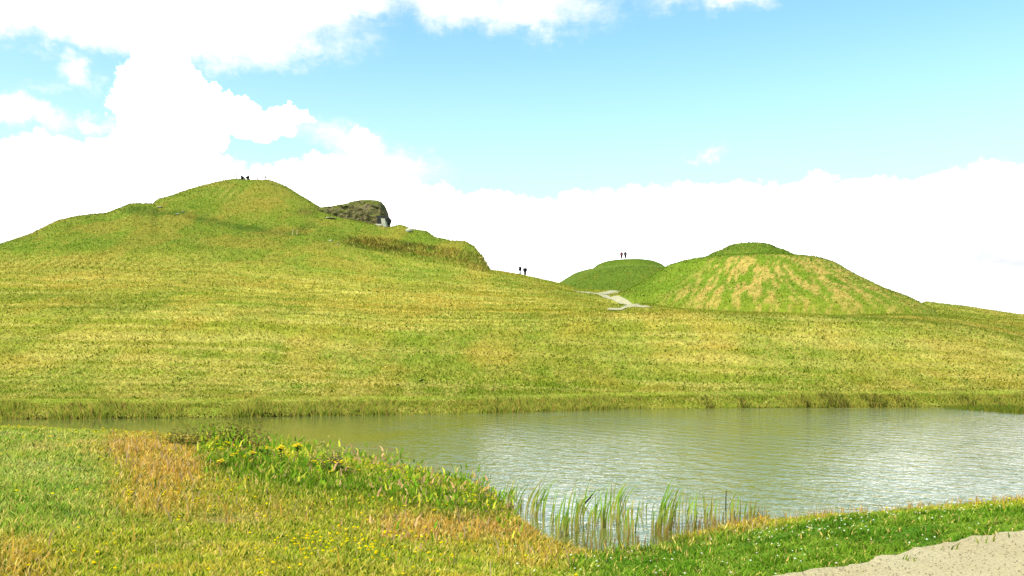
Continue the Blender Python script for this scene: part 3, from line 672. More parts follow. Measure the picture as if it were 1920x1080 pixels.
# fringe of the far shore
N6 = 42000
px = rng.uniform(-160, 2080, N6); dsh = np.interp(px, fs[:, 0], F * CZ / (fs[:, 1] - HZ)); off = rng.uniform(0, 1, N6) ** 1.4 * 2.1 - .35
y = dsh + off; x = xat(px, y); z = np.maximum(Zat(x, y), -.05); cl = fbm(x, x * 0 + 3, .35, 4, 51)
ex = .55 + .45 * sm(px, 900, 0) ; cl2 = fbm(x, x * 0 + 8, 1.7, 3, 52); h = rng.uniform(.1, .44, N6) * (.45 + .8 * sm(cl, .35, .65)) * (.45 + 1.1 * sm(cl2, .3, .7)) * ex * np.where(off < .1, 1.15, 1) * (1 - .5 * sm(off, .9, 1.8))
u = rng.uniform(0, 1, N6); bc = np.zeros((N6, 3)) + alb((178, 178, 70), .75); bc[u < .4] = alb((150, 162, 56), .7); bc[(u > .4) & (u < .6)] = alb((204, 180, 84), .75); bc[(u > .6) & (u < .68)] = alb((96, 92, 36)); bc[u > .93] = alb((150, 120, 70), .6); gap = (off < .25) & (cl2 < .5 - .12 * sm(px, 300, 900)) & (rng.uniform(0, 1, N6) < .75); bc[gap] = alb((58, 54, 26), .4); h[gap] *= .6; tw = (cl2 > .62) & (px > 1150) & (u < .5); bc[tw] = alb((112, 116, 44), .6); h[tw] *= 1.15  # dark low blades stand for shade in the gaps along the waterline
put_blades('shore_grass', x, y, z, h, .02 + .022 * rng.uniform(0, 1, N6), h * rng.uniform(.1, .8, N6), np.where(u < .5, .3, 2.8), jit(bc, .35) * .9, tip=jit(bc, .2) * 1.1, label='rough grass and rushes fringing the far shore of the pond', cat='rushes', face=rng.uniform(-.5, .5, N6))
# rush bed in the water at the right
n = 2600; px = rng.uniform(1770, 2080, n); row = np.interp(px, [1770, 1860, 1930, 2080], [768, 772, 777, 782]) - rng.uniform(0, 8, n); y = F * CZ / (row - HZ); x = xat(px, y)
h = rng.uniform(.1, .32, n) * sm(px, 1750, 1900)+.04; bc = np.where((rng.uniform(0, 1, n) < .5)[:, None], alb((176, 172, 60)), alb((136, 160, 56)))
put_blades('rush_bed', x, y, x * 0 - .02, h, .03 + 0 * x, h * .3, rng.uniform(0, 6.28, n), jit(bc), label='low yellow green rush bed standing in the water by the far right shore', cat='rushes', face=rng.uniform(-.5, .5, n))

# ---------------------------------------------------------------- reed clumps
def clump_at(name, px, py, toprow, nb, label, leanx=.25, spread=.11, warm=.35, cat='reeds', group='reed clumps standing in the near corner of the pond', hcol=None, seed=0, on_water=True):
    r = np.random.default_rng(100 + seed)
    if on_water:
        d = F * CZ / (py - HZ); base = Vector((xat(px, d), d, 0.0))
    else: base = hit(px, py)
    H = (py - toprow) / F * base.y
    V, Fc, C = [], [], []
    for b in range(nb):
        bx, by = r.normal(0, spread), r.normal(0, spread)
        h = H * (r.uniform(.22, 1.0) if b > 2 else r.uniform(.85, 1.0)); ln = h * (leanx * r.uniform(.2, 1.6) + r.normal(0, .06)); wd = r.uniform(.012, .026)
        r_droop = r.uniform(0, 1) < .22; ln += h * r.normal(0, .07); yl = h * r.normal(0, .12); n = 8; fa = r.uniform(-.6, .6); green = r.uniform(0, 1) > warm * .6
        s0 = len(V)
        for k in range(n + 1):
            t = k / n; ww = wd * (1 - t ** 3) * (.7 + .5 * math.sin(t * 3)) / 2 + .0008
            cx = bx + ln * t ** 2.2; cy = by + yl * t * t; cz = h * (t - .12 * abs(leanx) * t ** 4) - .04 * (1 - t)
            V.append((cx - ww * math.cos(fa), cy - ww * math.sin(fa), cz)); V.append((cx + ww * math.cos(fa), cy + ww * math.sin(fa), cz))
            g = alb((136, 178, 50), .55) if green else alb((190, 182, 84)); o_ = alb((196, 178, 92))
            if r_droop and t > .6: V[-1] = (V[-1][0] + (t - .6) * h * .9, V[-1][1], V[-1][2] - (t - .6) * h * 1.1); V[-2] = (V[-2][0] + (t - .6) * h * .9, V[-2][1], V[-2][2] - (t - .6) * h * 1.1)
            mt = min(1, max(0, (t - .15) * 2.2)); cc = (o_ * (1 - mt) + g * mt) * r.uniform(.8, 1.15)
            if green is False and k > 5: cc = alb((196, 180, 90))
            C += [cc, cc]
            if k: a = s0 + 2 * k - 2; Fc.append((a, a + 1, a + 3, a + 2))
    o = mesh_np(name, np.array(V), np.array(Fc), M_REED, np.array(C) * 1.45); o.location = base
    tag(o, label, cat, group); return o
RE = [(862, 905, 868, 9, 'short green reeds at the left end, against open water above the pink weeds', .15),
      (905, 925, 876, 10, 'green reeds just right of the short leftmost reeds, growing out of the bank weeds', .2),
      (940, 948, 892, 12, 'bushy reeds at the bank edge with pale tips, left of the tall bent clump', .25),
      (958, 955, 884, 12, 'dense upright dark green reeds beside the bank weeds', .25),
      (1000, 968, 884, 13, 'tall bright green reeds whose tips bend over to the right, orange below', .42),
      (1036, 990, 902, 9, 'slim straight orange stemmed reeds between the bent clump and the dark tall clump', .12),
      (1058, 1006, 912, 8, 'thin leaning reed stems at the bank with orange bases', .1),
      (1068, 995, 893, 12, 'tall dark green reed clump left of the floating stick', .15),
      (1082, 975, 888, 8, 'fine green reeds fanning right over the stick', .5),
      (1108, 984, 930, 7, 'low sparse reeds standing directly under the stick', .3),
      (1128, 990, 912, 11, 'compact green reed clump just right of the stick', .12),
      (1150, 985, 905, 9, 'medium reeds at the left foot of the tall right leaning clump', .15),
      (1156, 960, 890, 13, 'tall thick green reeds leaning right in the middle of the bright water', .4),
      (1175, 1000, 940, 7, 'short orange reed stems rising from the bright water near the bank', .05),
      (1194, 965, 924, 7, 'small lone green tuft of reeds in open bright water', .1),
      (1228, 990, 905, 7, 'curved dark reeds at the right side of the bright water gap', .4),
      (1240, 998, 888, 12, 'tall thin reeds with green tips at the right of the bright gap', .22),
      (1262, 992, 898, 12, 'leafy green reeds above the orange grass right of the bright gap', .2),
      (1290, 985, 905, 10, 'loose green reeds left of the thin dark stake', .18),
      (1318, 980, 912, 9, 'thin yellow green reeds left of the thin dark stake, nearer to it', .15),
      (1340, 980, 925, 8, 'low mixed reeds and straw at the foot of the thin dark stake', .1),
      (1372, 975, 918, 10, 'yellow green reeds right of the thin dark stake', .12),
      (1405, 972, 928, 14, 'broad straw orange reed clump at the right end of the reeds', .1),
      (1425, 970, 936, 8, 'short straw coloured reeds ending the row on the right', .1)]
for i, (px, py, top, nb, lab, ln) in enumerate(RE):
    clump_at('reed_clump', px, py, top, int(nb * (1.45 if px < 1280 else .95)), lab, ln, .08 + .02 * (i % 3), .35 + (.6 if px > 1300 else 0), seed=i)
# loose orange stems between the clumps (uncountable)
n = 480; px = rng.uniform(960, 1440, n); row = np.interp(px, [940, 985, 1040, 1100, 1150, 1210, 1270, 1340, 1440], [940, 980, 1018, 1035, 1040, 1034, 1014, 992, 979]) - np.abs(rng.normal(0, 1, n)) * np.where(px < 1290, 16, 7)
y = F * CZ / (row - HZ); x = xat(px, y); h = rng.uniform(.08, .36, n)
k = fbm(x, y, 1.5, 2, 15) > .5; x, y, h = x[k], y[k], h[k]; n = len(x)
bc = np.where((rng.uniform(0, 1, n) < .65)[:, None], alb((206, 158, 84)), alb((150, 160, 60)))
put_blades('dead_reed_stems', x, y, x * 0 - .03, h, .012 + 0 * x, h * rng.uniform(0, .3, n), rng.uniform(-.5, .8, n), jit(bc), face=rng.uniform(-.5, .5, n), label='sparse orange dead stems in the shallow water among the reeds', cat='reeds')

# ---------------------------------------------------------------- generic solids
def tube(pts, radii, n=8, cap=True):
    V, Fc = [], []; P_ = [Vector(p) for p in pts]
    for i, p in enumerate(P_):
        t = (P_[min(i + 1, len(P_) - 1)] - P_[max(i - 1, 0)]).normalized()
        a = t.orthogonal().normalized() if abs(t.z) > .99 else t.cross(Vector((0, 0, 1))).normalized(); b = t.cross(a)
        for k in range(n):
            th = 2 * math.pi * k / n; V.append(p + (a * math.cos(th) + b * math.sin(th)) * radii[i])
        if i:
            s0 = (i - 1) * n
            for k in range(n): Fc.append((s0 + k, s0 + (k + 1) % n, s0 + n + (k + 1) % n, s0 + n + k))
    if cap: Fc.append(tuple(range(n))[::-1]); Fc.append(tuple(range(len(V) - n, len(V))))
    return V, Fc
def join(L):
    V, Fc = [], []
    for v, f in L:
        o_ = len(V); V += [Vector(q) for q in v]; Fc += [tuple(i + o_ for i in g) for g in f]
    return V, Fc
def stone(r, sx, sy, sz, seed, nu=14, nv=9):
    V, Fc = [], []; q = np.random.default_rng(seed); ph = q.uniform(0, 9, 6)
    for j in range(nv + 1):
        la = -math.pi / 2 + math.pi * j / nv
        for i in range(nu):
            lo = 2 * math.pi * i / nu; v = Vector((math.cos(la) * math.cos(lo), math.cos(la) * math.sin(lo), math.sin(la)))
            k = 1 + .16 * math.sin(3.1 * v.x + ph[0]) * math.cos(2.7 * v.y + ph[1]) + .1 * math.sin(6.3 * v.z + ph[2] + 3 * v.x) + .06 * math.sin(11 * v.y + ph[3])
            m_ = max(abs(v.x), abs(v.y), abs(v.z)); k *= (1 + .25 * (1 / m_ - 1)) ; V.append(Vector((v.x * sx, v.y * sy, v.z * sz)) * r * k)
    for j in range(nv):
        for i in range(nu): a = j * nu + i; b = j * nu + (i + 1) % nu; Fc.append((a, b, b + nu, a + nu))
    return V, Fc
# ---------------------------------------------------------------- rocky outcrop on the hill
def mat_rock():
    m, N = newmat('mossy rock')
    pos = N.n('ShaderNodeNewGeometry'); p = pos.outputs['Position']; nz = N.n('ShaderNodeSeparateXYZ', {0: pos.outputs['Normal']}).outputs[2]
    a = N.noise(p, .9, 6, .65, .4); b = N.noise(p, 3.2, 5, .7); v = N.n('ShaderNodeTexVoronoi', {'Vector': N.scalev(p, (1, 1, 1.6)), 'Scale': 1.1}).outputs[0]
    c = N.mix(N.ss(a, .38, .62), tuple(alb((176, 156, 108))), tuple(alb((128, 130, 66))))
    c = N.mix(N.ss(b, .5, .68), c, tuple(alb((196, 174, 138)))); c = N.mix(N.m('MULTIPLY', N.ss(b, .44, .34), .85), c, tuple(alb((66, 64, 40))))
    c = N.mix(N.ss(N.m('ADD', nz, N.m('MULTIPLY', N.m('SUBTRACT', b, .5), .7)), .62, .9), c, tuple(alb((138, 150, 44))))
    bp = N.n('ShaderNodeBump', {'Height': N.m('ADD', N.m('ADD', a, b), v), 'Strength': 1.0, 'Distance': .5})
    bs = N.n('ShaderNodeBsdfPrincipled', {'Base Color': c, 'Roughness': .95, 'Specular IOR Level': .1, 'Normal': bp.outputs[0]}); outp(N, bs.outputs[0]); return m
M_ROCK = mat_rock(); M_PALE = mat_plain('pale stone', (214, 208, 180), .9, .25, 5, bump=.3, k=.62); M_SHADE = mat_plain('recess shade', (70, 72, 66), .9, .5, 3, bump=.6)
RY = 141.0; bx0 = xat(664, RY); bz0 = float(Zat(bx0, RY)[0])
rk = empty('rock_outcrop', (bx0, RY, bz0)); tag(rk, 'brown mossy rock outcrop with a sheer right end jutting from the hill shoulder', 'rock outcrop')
tp = [(590, 399), (600, 393.5), (612, 391), (625, 389.5), (640, 387), (655, 384), (668, 380), (680, 377), (695, 376.5), (708, 377.5), (716, 380), (719, 384), (721, 390), (723.5, 398)]
US = np.linspace(590, 724.5, 84); top = np.interp(US, [a for a, b in tp], [zof(b, RY) for a, b in tp]); VS = np.linspace(0, 1, 34)
V = []
for u_, zt in zip(US, top):
    xx = xat(u_, RY); zb = float(Zat(xx, RY - 3)[0]) - 2.2; e = math.sin(min(1, (u_ - 588) / 40) * math.pi / 2); dep = 1.2 + 3.8 * e
    for v_ in VS:
        th = v_ * math.pi; cy = -math.cos(th) * dep; prof = min(1, math.sin(th) * 1.02) ** .38 if 0 < v_ < 1 else 0
        zz = zb + (zt - zb) * prof; nse = (float(vn(np.array(xx * .9), np.array(zz * 1.1 + cy), 5)) - .5) * 1.1 + (float(vn(np.array(xx * 2.6), np.array(zz * 2.9 + cy * 2), 6)) - .5) * .55
        V.append((xx + (.5 * nse if u_ < 722 else .25 * nse) - bx0, cy * (1 + .0) + (nse if v_ < .5 else -nse) * (.9 if prof < .985 else .1), zz - bz0))
nv = len(VS); Fc = [(i * nv + j, (i + 1) * nv + j, (i + 1) * nv + j + 1, i * nv + j + 1) for i in range(len(US) - 1) for j in range(nv - 1)]
Fc.append(tuple((len(US) - 1) * nv + j for j in range(nv))); mesh_py('rock_face', V, Fc, M_ROCK, rk, smooth=False)
def slab(x0, x1, y0, y1, z0, z1, q=.12, tilt=0.0, seed=1):
    r = np.random.default_rng(seed); V = []
    for zc in (z0, z1):
        for a, b in ((x0, y0), (x1, y0), (x1, y1), (x0, y1)):
            V.append((a + r.uniform(-q, q) + (tilt if zc == z1 else 0), b + r.uniform(-q, q), zc + r.uniform(-q, q)))
    return V, [(3, 2, 1, 0), (4, 5, 6, 7), (0, 1, 5, 4), (1, 2, 6, 5), (2, 3, 7, 6), (3, 0, 4, 7)]
def rx(px): return xat(px, RY - 5) - bx0
def rz_(py): return zof(py, RY - 5) - bz0
V, Fc = join([slab(rx(706), rx(719), -5.3, -2, rz_(421), rz_(407), .2, 0, 4), slab(rx(711), rx(725), -5.2, -.5, rz_(413), rz_(406), .15, .2, 5)])
p_ = mesh_py('recess_shade', V, Fc, M_SHADE, rk); p_['label'] = 'dark blocks standing in for the shaded recess under the sheer end'  # dark solid blocks stand in for shade in the recess
V, Fc = slab(rx(718.5), rx(725.5), -5.7, -3.5, rz_(431), rz_(411), .05, -.25, 8)
p_ = mesh_py('stone_slab', V, Fc, M_PALE, rk); p_['label'] = 'pale upright slab at the foot of the sheer end'
V, Fc = slab(rx(706), rx(717), -5.9, -4.8, rz_(428), rz_(422), .1, 0, 9); mesh_py('fallen_block', V, Fc, M_PALE, rk)

# pale stones and markers
def place_stone(px, py, wpx, hpx, label, seed, mat=M_PALE, name='boulder', cat='stone'):
    b = hit(px, py, 45); wm = wpx / F * b.y / 2; hm = hpx / F * b.y / 2
    V, Fc = stone(1, wm, wm * .8, hm, seed); o = mesh_py(name, V, Fc, mat, smooth=True); o.location = b + Vector((0, 0, hm * .5)); tag(o, label, cat); return o
place_stone(767, 434, 13, 8, 'pale grey boulder on the skyline right of the rock outcrop', 3, name='boulder')
place_stone(620, 452, 6, 3, 'larger pale stone lying on the slope below the rock outcrop', 4)
place_stone(634, 459, 3.5, 2.4, 'smaller pale stone just right of the larger one below the rock outcrop', 5)
place_stone(300, 389, 11, 1.8, 'long flat pale stone at the notch in the left skyline', 6)
place_stone(333, 402, 7, 2, 'pale stone lying below the notch, left of its neighbour', 7)
place_stone(343, 397, 5, 1.6, 'pale stone at the terrace edge right of the notch', 8)
place_stone(618, 410, 20, 2.6, 'flat pale sandy slab at the left foot of the rock outcrop', 9)
for px, py, hp, lb in ((549.5, 441, 13, 'left of the two thin pale upright markers on the hill face'), (557.5, 441, 10, 'right and shorter of the two thin pale upright markers on the hill face')):
    b = hit(px, py, 45); Hh = hp / F * b.y; V, Fc = tube([(0, 0, -.2), (0, 0, .3 * Hh), (.04, 0, .8 * Hh), (.05, 0, Hh)], [.16, .15, .12, .05], 7)
    o = mesh_py('marker_stone', V, Fc, mat_plain('dry pale stone', (206, 196, 110), .9, .2, 4)); o.location = b; tag(o, lb, 'marker stone', 'pale upright markers')

# ---------------------------------------------------------------- summit furniture
M_WOOD = mat_plain('weathered grey wood', (168, 164, 160), .85, .3, 6)
def crest(px): 
    i = int(round((px - PXS[0]) / 5)); row = HZ - (Z[i] - CZ) / YS * F; row[YS < 60] = 1e9; j = int(np.argmin(row)); y = YS[j]
    return Vector((xat(px, y), y, float(Zat(xat(px, y), y)[0])))
def post(px, hpx, lab, w_=.07, cat='post'):
    b = crest(px); H = hpx / F * b.y; t = empty('wooden_post', b); tag(t, lab, cat)
    V, Fc = slab(-w_, w_, -w_, w_, -.3, H, .004, 0, 2); mesh_py('shaft', V, Fc, M_WOOD, t)
    V, Fc = slab(-w_ - .02, w_ + .02, -w_ - .02, w_ + .02, H + .003, H + .06, .003, 0, 3); mesh_py('post_cap', V, Fc, M_WOOD, t); return t
post(443.5, 8, 'short pale post on the hilltop, left of the seated people')
post(483, 9, 'slim pale post on the hilltop between the seated people and the signal frame')
b = crest(497); t = empty('timber_frame', b); tag(t, 'grey timber frame with a slanting brace at the right end of the hilltop', 'frame')
Hf = 10.5 / F * b.y
V, Fc = slab(-.08, .08, -.08, .08, -.3, Hf, .004, 0, 3); mesh_py('upright', V, Fc, M_WOOD, t)
V, Fc = tube([(.02, 0, Hf * .72), (.95, 0, -.25)], [.075, .075], 6); mesh_py('brace', V, Fc, M_WOOD, t)
V, Fc = tube([(-.45, .03, Hf * .5), (.45, .03, Hf * .46)], [.06, .06], 6); mesh_py('crossbar', V, Fc, M_WOOD, t)

# ---------------------------------------------------------------- people
SKIN = mat_plain('skin', (214, 166, 140), .6, .05, 10)
def skinned(name, nodes, edges, mat, parent, sub=1):
    me = bpy.data.meshes.new(name); me.from_pydata([n_[0] for n_ in nodes], edges, []); me.update(); me.materials.append(mat)
    o = link(bpy.data.objects.new(name, me), parent)
    md = o.modifiers.new('skin', 'SKIN'); md.use_smooth_shade = True
    for v, n_ in zip(me.skin_vertices[0].data, nodes): v.radius = (n_[1], n_[1] if len(n_) < 3 else n_[2])
    me.skin_vertices[0].data[0].use_root = True
    s_ = o.modifiers.new('sub', 'SUBSURF'); s_.levels = sub; s_.render_levels = sub; return o
def head_mesh(c, s):
    V, Fc = [], []; nu, nv = 14, 10
    for j in range(nv + 1):
        la = -math.pi / 2 + math.pi * j / nv
        for i in range(nu):
            lo = 2 * math.pi * i / nu; x_, y_, z_ = math.cos(la) * math.cos(lo), math.cos(la) * math.sin(lo), math.sin(la)
            k = 1 - .15 * max(0, -z_); y2 = y_ * .098 - (.02 if (abs(x_) < .25 and y_ < -.8 and abs(z_) < .3) else 0)
            V.append((c[0] + x_ * .078 * s * k, c[1] + y2 * s * k, c[2] + z_ * .118 * s))
    for j in range(nv):
        for i in range(nu): a = j * nu + i; b_ = j * nu + (i + 1) % nu; Fc.append((a, b_, b_ + nu, a + nu))
    return V, Fc
def person(loc, rz, label, top, legs, hairc, pose='stand', wide=1.0, group=None, hgt=1.72, bag=None):
    t = empty('person', loc, rz); tag(t, label, 'person', group); k = hgt / 1.72; t.scale = (k, k, k)
    mt = mat_plain('cloth top', top, .85, .2, 12, k=.4); ml = mat_plain('cloth legs', legs, .85, .2, 12, k=.4); mh = mat_plain('hair', hairc, .6, .2, 30, k=.4)
    if pose == 'sit':   # seated on the grass, knees drawn up, arms round them
        pel, hipL, kn, an, toe = (0, 0, .12), .1, (-.42, .46), (-.62, .08), (-.78, .04); ch, nk, hd = (0, .02, .46), (0, -.02, .62), (0, -.05, .76)
        J = dict(kL=(-.12, -.4, .46), aL=(-.12, -.6, .08), tL=(-.12, -.76, .04)); el_, hn = (-.25, -.16, .34), (-.07, -.46, .36)
    else:
        pel, hd, nk, ch = (0, 0, .92), (0, -.02, 1.6), (0, 0, 1.46), (0, 0, 1.24)
        st_ = .16 if pose == 'walk' else .02
        J = dict(kL=(-.1, -st_ * .7, .5), aL=(-.1, -st_, .08), tL=(-.11, -st_ - .15, .04)); el_, hn = (-.27, .04, 1.08), (-.27, -.1, .84)
    def mir(p, f=1): return (-p[0], p[1] * (1 if pose == 'sit' else f), p[2])
    f = -1 if pose == 'walk' else 1
    nb = [(pel, .14, .1), (ch, .15 * wide, .105), (nk, .05), ((hd[0], hd[1], hd[2] - .06), .055),
          ((-.19 * wide, ch[1], ch[2] + .14), .06), (el_, .045), (hn, .032), ((hn[0] + .01, hn[1] - .07, hn[2] - .04), .025),
          ((.19 * wide, ch[1], ch[2] + .14), .06), (mir(el_), .045), (mir(hn), .032), ((-hn[0] - .01, hn[1] - .07, hn[2] - .04), .025),
          ((-.1, pel[1], pel[2] - .04), .09), (J['kL'], .06), (J['aL'], .04), (J['tL'], .035),
          ((.1, pel[1], pel[2] - .04), .09), (mir(J['kL'], f), .06), (mir(J['aL'], f), .04), ((.11, (J['aL'][1] * (f if pose != 'sit' else 1)) - .15, J['tL'][2]), .035)]
    eb = [(0, 1), (1, 2), (2, 3), (1, 4), (4, 5), (5, 6), (6, 7), (1, 8), (8, 9), (9, 10), (10, 11), (0, 12), (12, 13), (13, 14), (14, 15), (0, 16), (16, 17), (17, 18), (18, 19)]
    skinned('body', nb, eb, SKIN, t)
    V, Fc = head_mesh(hd, 1.0); mesh_py('head', V, Fc, SKIN, t, smooth=True)
    g = .055
    def pick(idx, add): return [(nb[i][0], nb[i][1] + add, (nb[i][2] if len(nb[i]) > 2 else nb[i][1]) + add) for i in idx]
    skinned('jacket', pick([0, 1, 4, 5, 6, 8, 9, 10], g), [(0, 1), (1, 2), (2, 3), (3, 4), (1, 5), (5, 6), (6, 7)], mt, t)
    skinned('trousers', pick([0, 12, 13, 14, 16, 17, 18], g * 1.0), [(0, 1), (1, 2), (2, 3), (0, 4), (4, 5), (5, 6)], ml, t)
    V, Fc = head_mesh((hd[0], hd[1] + .03, hd[2] + .02), 1.2); mesh_py('hair', [v for v in V], Fc, mh, t, smooth=True)
    return t
def feet(px, row=None, back=0.0):
    c_ = crest(px); y = c_.y + back; return Vector((xat(px, y), y, float(Zat(xat(px, y), y)[0])))
person(feet(975.2, back=5), R(235), 'left and slimmer of the two people in black walking down the grass ridge', (16, 16, 18), (18, 18, 20), (24, 18, 16), 'walk', 1.35, 'people on the landform')
person(feet(984.5, back=5), R(172), 'right and broader of the two people in black on the grass ridge', (14, 14, 20), (18, 18, 22), (20, 18, 18), 'stand', 1.7, 'people on the landform')
person(feet(1165.5), R(185), 'person in a dark red coat standing on the flat topped mound', (150, 20, 62), (92, 18, 40), (40, 24, 22), 'stand', 1, 'people on the landform')
person(feet(1172.5), R(165), 'person in dark grey standing beside the red coat on the flat topped mound', (60, 62, 62), (26, 28, 28), (110, 100, 92), 'stand', 1, 'people on the landform', 1.76)
person(feet(453.5), R(60), 'person in dark green sitting on the hilltop, left of the two seated', (34, 38, 30), (44, 48, 30), (30, 24, 20), 'sit', 1.1, 'people on the landform')
person(feet(465.5), R(-20), 'person in black sitting on the hilltop, right of the two seated', (20, 20, 22), (26, 26, 26), (30, 24, 20), 'sit', 1.15, 'people on the landform')

# birds on the lower slope
M_CROW = mat_plain('black feathers', (22, 24, 24), .5, .3, 20)
def bird(px, py, s, rz, lab):
    b = hit(px, py, 36); t = empty('bird', b, rz); tag(t, lab, 'bird', 'black birds feeding on the slope')
    prof = [(-.2, .012, .13), (-.15, .03, .14), (-.09, .06, .15), (0, .078, .165), (.07, .07, .18), (.11, .045, .21), (.14, .04, .235), (.175, .036, .245), (.2, .02, .243), (.215, .01, .24), (.255, .003, .232)]
    V, Fc = tube([(x_ * s, 0, z_ * s) for x_, r_, z_ in prof], [r_ * s for x_, r_, z_ in prof], 9); mesh_py('body', V, Fc, M_CROW, t, smooth=True)
    for q in (-1, 1):
        V, Fc = tube([(.09 * s, q * .06 * s, .19 * s), (0, q * .085 * s, .175 * s), (-.12 * s, q * .05 * s, .15 * s), (-.2 * s, q * .02 * s, .135 * s)], [.02 * s, .045 * s, .03 * s, .006 * s], 7); mesh_py('wing', V, Fc, M_CROW, t, smooth=True)
        V, Fc = tube([(.02 * s, q * .03 * s, .11 * s), (.02 * s, q * .03 * s, .0), (.06 * s, q * .03 * s, -.003)], [.008 * s] * 3, 5); mesh_py('leg', V, Fc, M_CROW, t)
bird(790.5, 717, .72, R(20), 'black bird on the lower slope, right and larger of two')
bird(747, 724, .5, R(200), 'black bird on the lower slope, left and smaller of two')

# ---------------------------------------------------------------- driftwood, stake, flowering weeds
M_DARKW = mat_plain('wet dark wood', (40, 34, 26), .6, .4, 12)
d = F * CZ / (948 - HZ); V, Fc = tube([(-.07, 0, -.12), (-.02, 0, 0), (.12, .01, .16), (.2, .02, .26), (.23, .02, .31)], [.018, .02, .016, .009, .004], 8)
Vb, Fb = tube([(.1, .01, .13), (.17, -.03, .17), (.2, -.04, .18)], [.009, .006, .003], 6); V, Fc = join([(V, Fc), (Vb, Fb)])
o = mesh_py('stick', V, Fc, M_DARKW, smooth=True); o.location = (xat(1095, d), d, .0); tag(o, 'dark broken stick slanting out of the water among the reeds', 'stick')
d = F * CZ / (958 - HZ); V, Fc = tube([(0, 0, -.3), (0, 0, .2), (.005, 0, .36), (.008, 0, .4)], [.011, .010, .008, .005], 8)
o = mesh_py('stake', V, Fc, M_DARKW); o.location = (xat(1361, d), d, 0); tag(o, 'thin dark stake standing upright in the water right of the reeds', 'stake')

M_STEM = mat_plain('weed stem', (128, 140, 50), .7, .3, 20); M_LEAF = mat_plain('weed leaf', (96, 136, 34), .7, .3, 20); M_YEL = mat_plain('yellow petals', (250, 226, 20), .6, .2, 30, c2=(240, 196, 10), k=.75)
def ragwort(px, py, toprow, spread, nh, lab, seed):
    r = np.random.default_rng(seed); b = hit(px, py); H = (py - toprow) / F * b.y; t = empty('ragwort', b); tag(t, lab, 'wildflower', 'yellow flowering plants by the pond')
    L = [tube([(0, 0, -.03), (.01, 0, H * .5), (0, 0, H * .8)], [.008, .007, .005], 6)]; lv = []
    for k in range(nh):
        a = k * 2.4; rr = spread * math.sqrt((k + .3) / nh); e = Vector((rr * math.cos(a), rr * .8 * math.sin(a), H * (1 - .16 * rr / spread) - .02 + r.uniform(-.02, .02)))
        L.append(tube([(0, 0, H * .62), (e.x * .6, e.y * .6, H * .8), tuple(e)], [.004, .003, .003], 5))
        hv, hf = [], []; m = 9; R0 = r.uniform(.024, .038)
        hv.append(e + Vector((0, 0, .012)))
        for i in range(m * 2):
            th = math.pi * i / m; q = R0 * (1 if i % 2 == 0 else .72); hv.append(e + Vector((q * math.cos(th), q * math.sin(th), .004)))
        hv.append(e - Vector((0, 0, .012)))
        for i in range(m * 2): j = (i + 1) % (m * 2); hf += [(0, 1 + i, 1 + j), (len(hv) - 1, 1 + j, 1 + i)]
        mesh_py('flower_head', hv, hf, M_YEL, t)
    V, Fc = join(L); mesh_py('stem', V, Fc, M_STEM, t)
    LV_, LF = [], []
    for k in range(16):
        a = k * 2.1; z0 = H * (.1 + .6 * k / 16); l = .11 * (1.2 - .6 * k / 16); s0 = len(LV_)
        dv = Vector((math.cos(a), math.sin(a), .35)); sd_ = Vector((-math.sin(a), math.cos(a), 0)) * l * .22
        o_ = Vector((0, 0, z0)); LV_ += [o_, o_ + dv * l * .5 + sd_, o_ + dv * l + Vector((0, 0, -l * .3)), o_ + dv * l * .5 - sd_]; LF.append((s0, s0 + 1, s0 + 2, s0 + 3))
    mesh_py('leaves', LV_, LF, M_LEAF, t)
ragwort(558, 872, 829, .09, 22, 'taller ragwort with the larger yellow flower cluster at the pond edge', 1)
ragwort(527, 872, 832, .07, 15, 'ragwort with a compact yellow cluster, left of the taller one', 2)
ragwort(500, 868, 834, .03, 5, 'small pale yellow flowering weed left of the two ragworts', 3)
ragwort(473, 868, 846, .09, 9, 'low yellow flowering weed farther left of the two ragworts, near the bank top', 4)
ragwort(415, 880, 860, .07, 8, 'low yellow flowering weed beside the rust coloured grass', 5)
ragwort(640, 890, 861, .03, 4, 'small yellow flowering weed right of the ragworts against the water', 6)
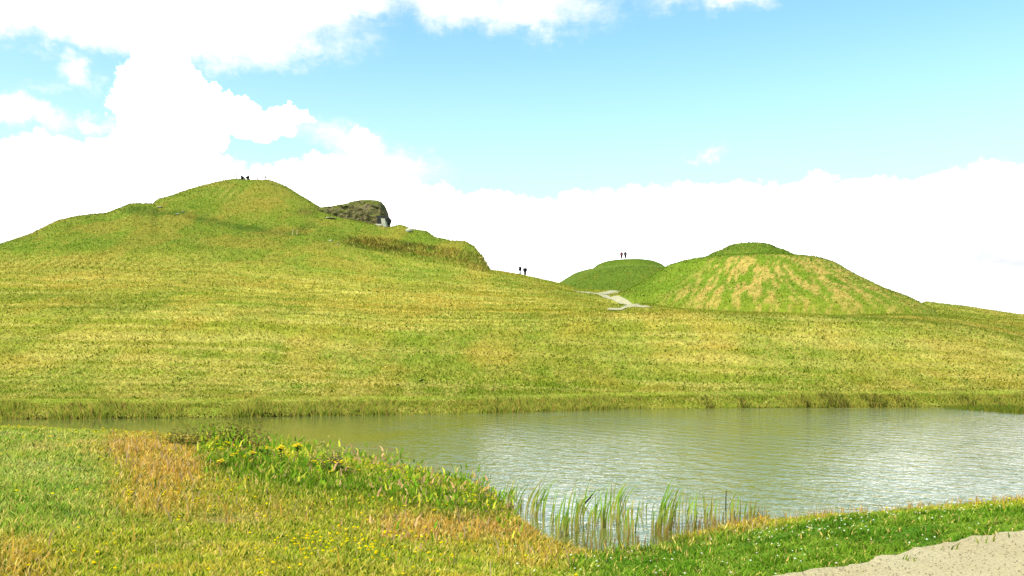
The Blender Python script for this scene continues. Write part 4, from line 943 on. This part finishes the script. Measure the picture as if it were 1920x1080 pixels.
# arching dry grass stalk beside the ragworts and tall dock weeds
def weed(px, py, top, nb, lab, spread, cols, lean, name, cat, wd=.012, seed=5):
    r = np.random.default_rng(seed); b = hit(px, py); H = (py - top) / F * b.y; V, Fc, C = [], [], []
    for k in range(nb):
        h = H * r.uniform(.5, 1); n = 6; bx, by = r.normal(0, spread), r.normal(0, spread); ln = h * (lean + r.normal(0, .25)); yl = h * r.normal(0, .2); s0 = len(V); cc = alb(cols[r.integers(len(cols))]) * r.uniform(1.2, 2.0)
        for i in range(n + 1):
            tt = i / n; w_ = wd * (1 - tt * .7) / 2; V += [(bx + ln * tt ** 1.6 - w_, by + yl * tt, h * tt - .02), (bx + ln * tt ** 1.6 + w_, by + yl * tt, h * tt - .02)]; C += [cc, cc]
            if i: a = s0 + 2 * i - 2; Fc.append((a, a + 1, a + 3, a + 2))
            if i > 1:      # leaves and seed clusters up the stem
                for q in range(3):
                    s1 = len(V); p0 = Vector((bx + ln * tt ** 1.6, by + yl * tt, h * tt)); dv = Vector((r.normal(0, 1), r.normal(0, 1), r.uniform(.1, 1))).normalized() * .05 * (1.6 - tt); sv = Vector((r.normal(), r.normal(), r.normal())).normalized() * .012
                    V += [tuple(p0), tuple(p0 + dv + sv), tuple(p0 + dv * 1.7), tuple(p0 + dv - sv)]; C += [cc] * 4; Fc.append((s1, s1 + 1, s1 + 2, s1 + 3))
    s2 = len(V); m = 8; rr = spread * 3 + .05      # low leafy crown the stems grow from
    for k in range(m):
        q0, q1 = 2 * math.pi * k / m, 2 * math.pi * (k + .5) / m
        V += [(0, 0, .1), (rr * .5 * math.cos(q0), rr * .5 * math.sin(q0), .09), (rr * 1.15 * math.cos(q1), rr * 1.15 * math.sin(q1), -.01), (rr * .5 * math.cos(q1 + .4), rr * .5 * math.sin(q1 + .4), .09)]
        C += [alb((112, 140, 44))] * 4; Fc.append((s2 + 4 * k, s2 + 4 * k + 1, s2 + 4 * k + 2, s2 + 4 * k + 3))
    o = mesh_np(name, np.array([tuple(v) for v in V]), np.array(Fc), M_BLADE, np.array(C)); o.location = b; tag(o, lab, cat); return o
weed(575, 880, 817, 7, 'arching straw coloured grass stalks right of the ragworts', .004, [(206, 186, 106)], .75, 'dry_grass_stalks', 'grass stalks', .012, 11)
weed(432, 838, 787, 46, 'dark bushy dock plant standing above the far end of the bank', .2, [(92, 110, 36), (110, 90, 46), (74, 96, 30)], .05, 'dock_plant', 'weed', .03, 12)
weed(385, 838, 790, 26, 'reddish brown spindly dock left of the dark bushy one', .2, [(150, 118, 66), (126, 124, 50)], .1, 'dock_plant', 'weed', .022, 13)
weed(480, 852, 782, 16, 'tall sparse brown weed right of the dark bushy dock', .14, [(132, 124, 58), (150, 120, 74)], .1, 'tall_weed', 'weed', .018, 14)
weed(330, 838, 800, 24, 'low olive weed at the left end of the tall weeds', .2, [(128, 136, 50), (140, 118, 60)], .1, 'tall_weed', 'weed', .02, 15)
weed(618, 885, 845, 22, 'purplish seeding weed right of the ragworts', .15, [(140, 120, 80), (160, 140, 100), (120, 130, 60)], .15, 'tall_weed', 'weed', .014, 16)
print('objects', len(bpy.data.objects))
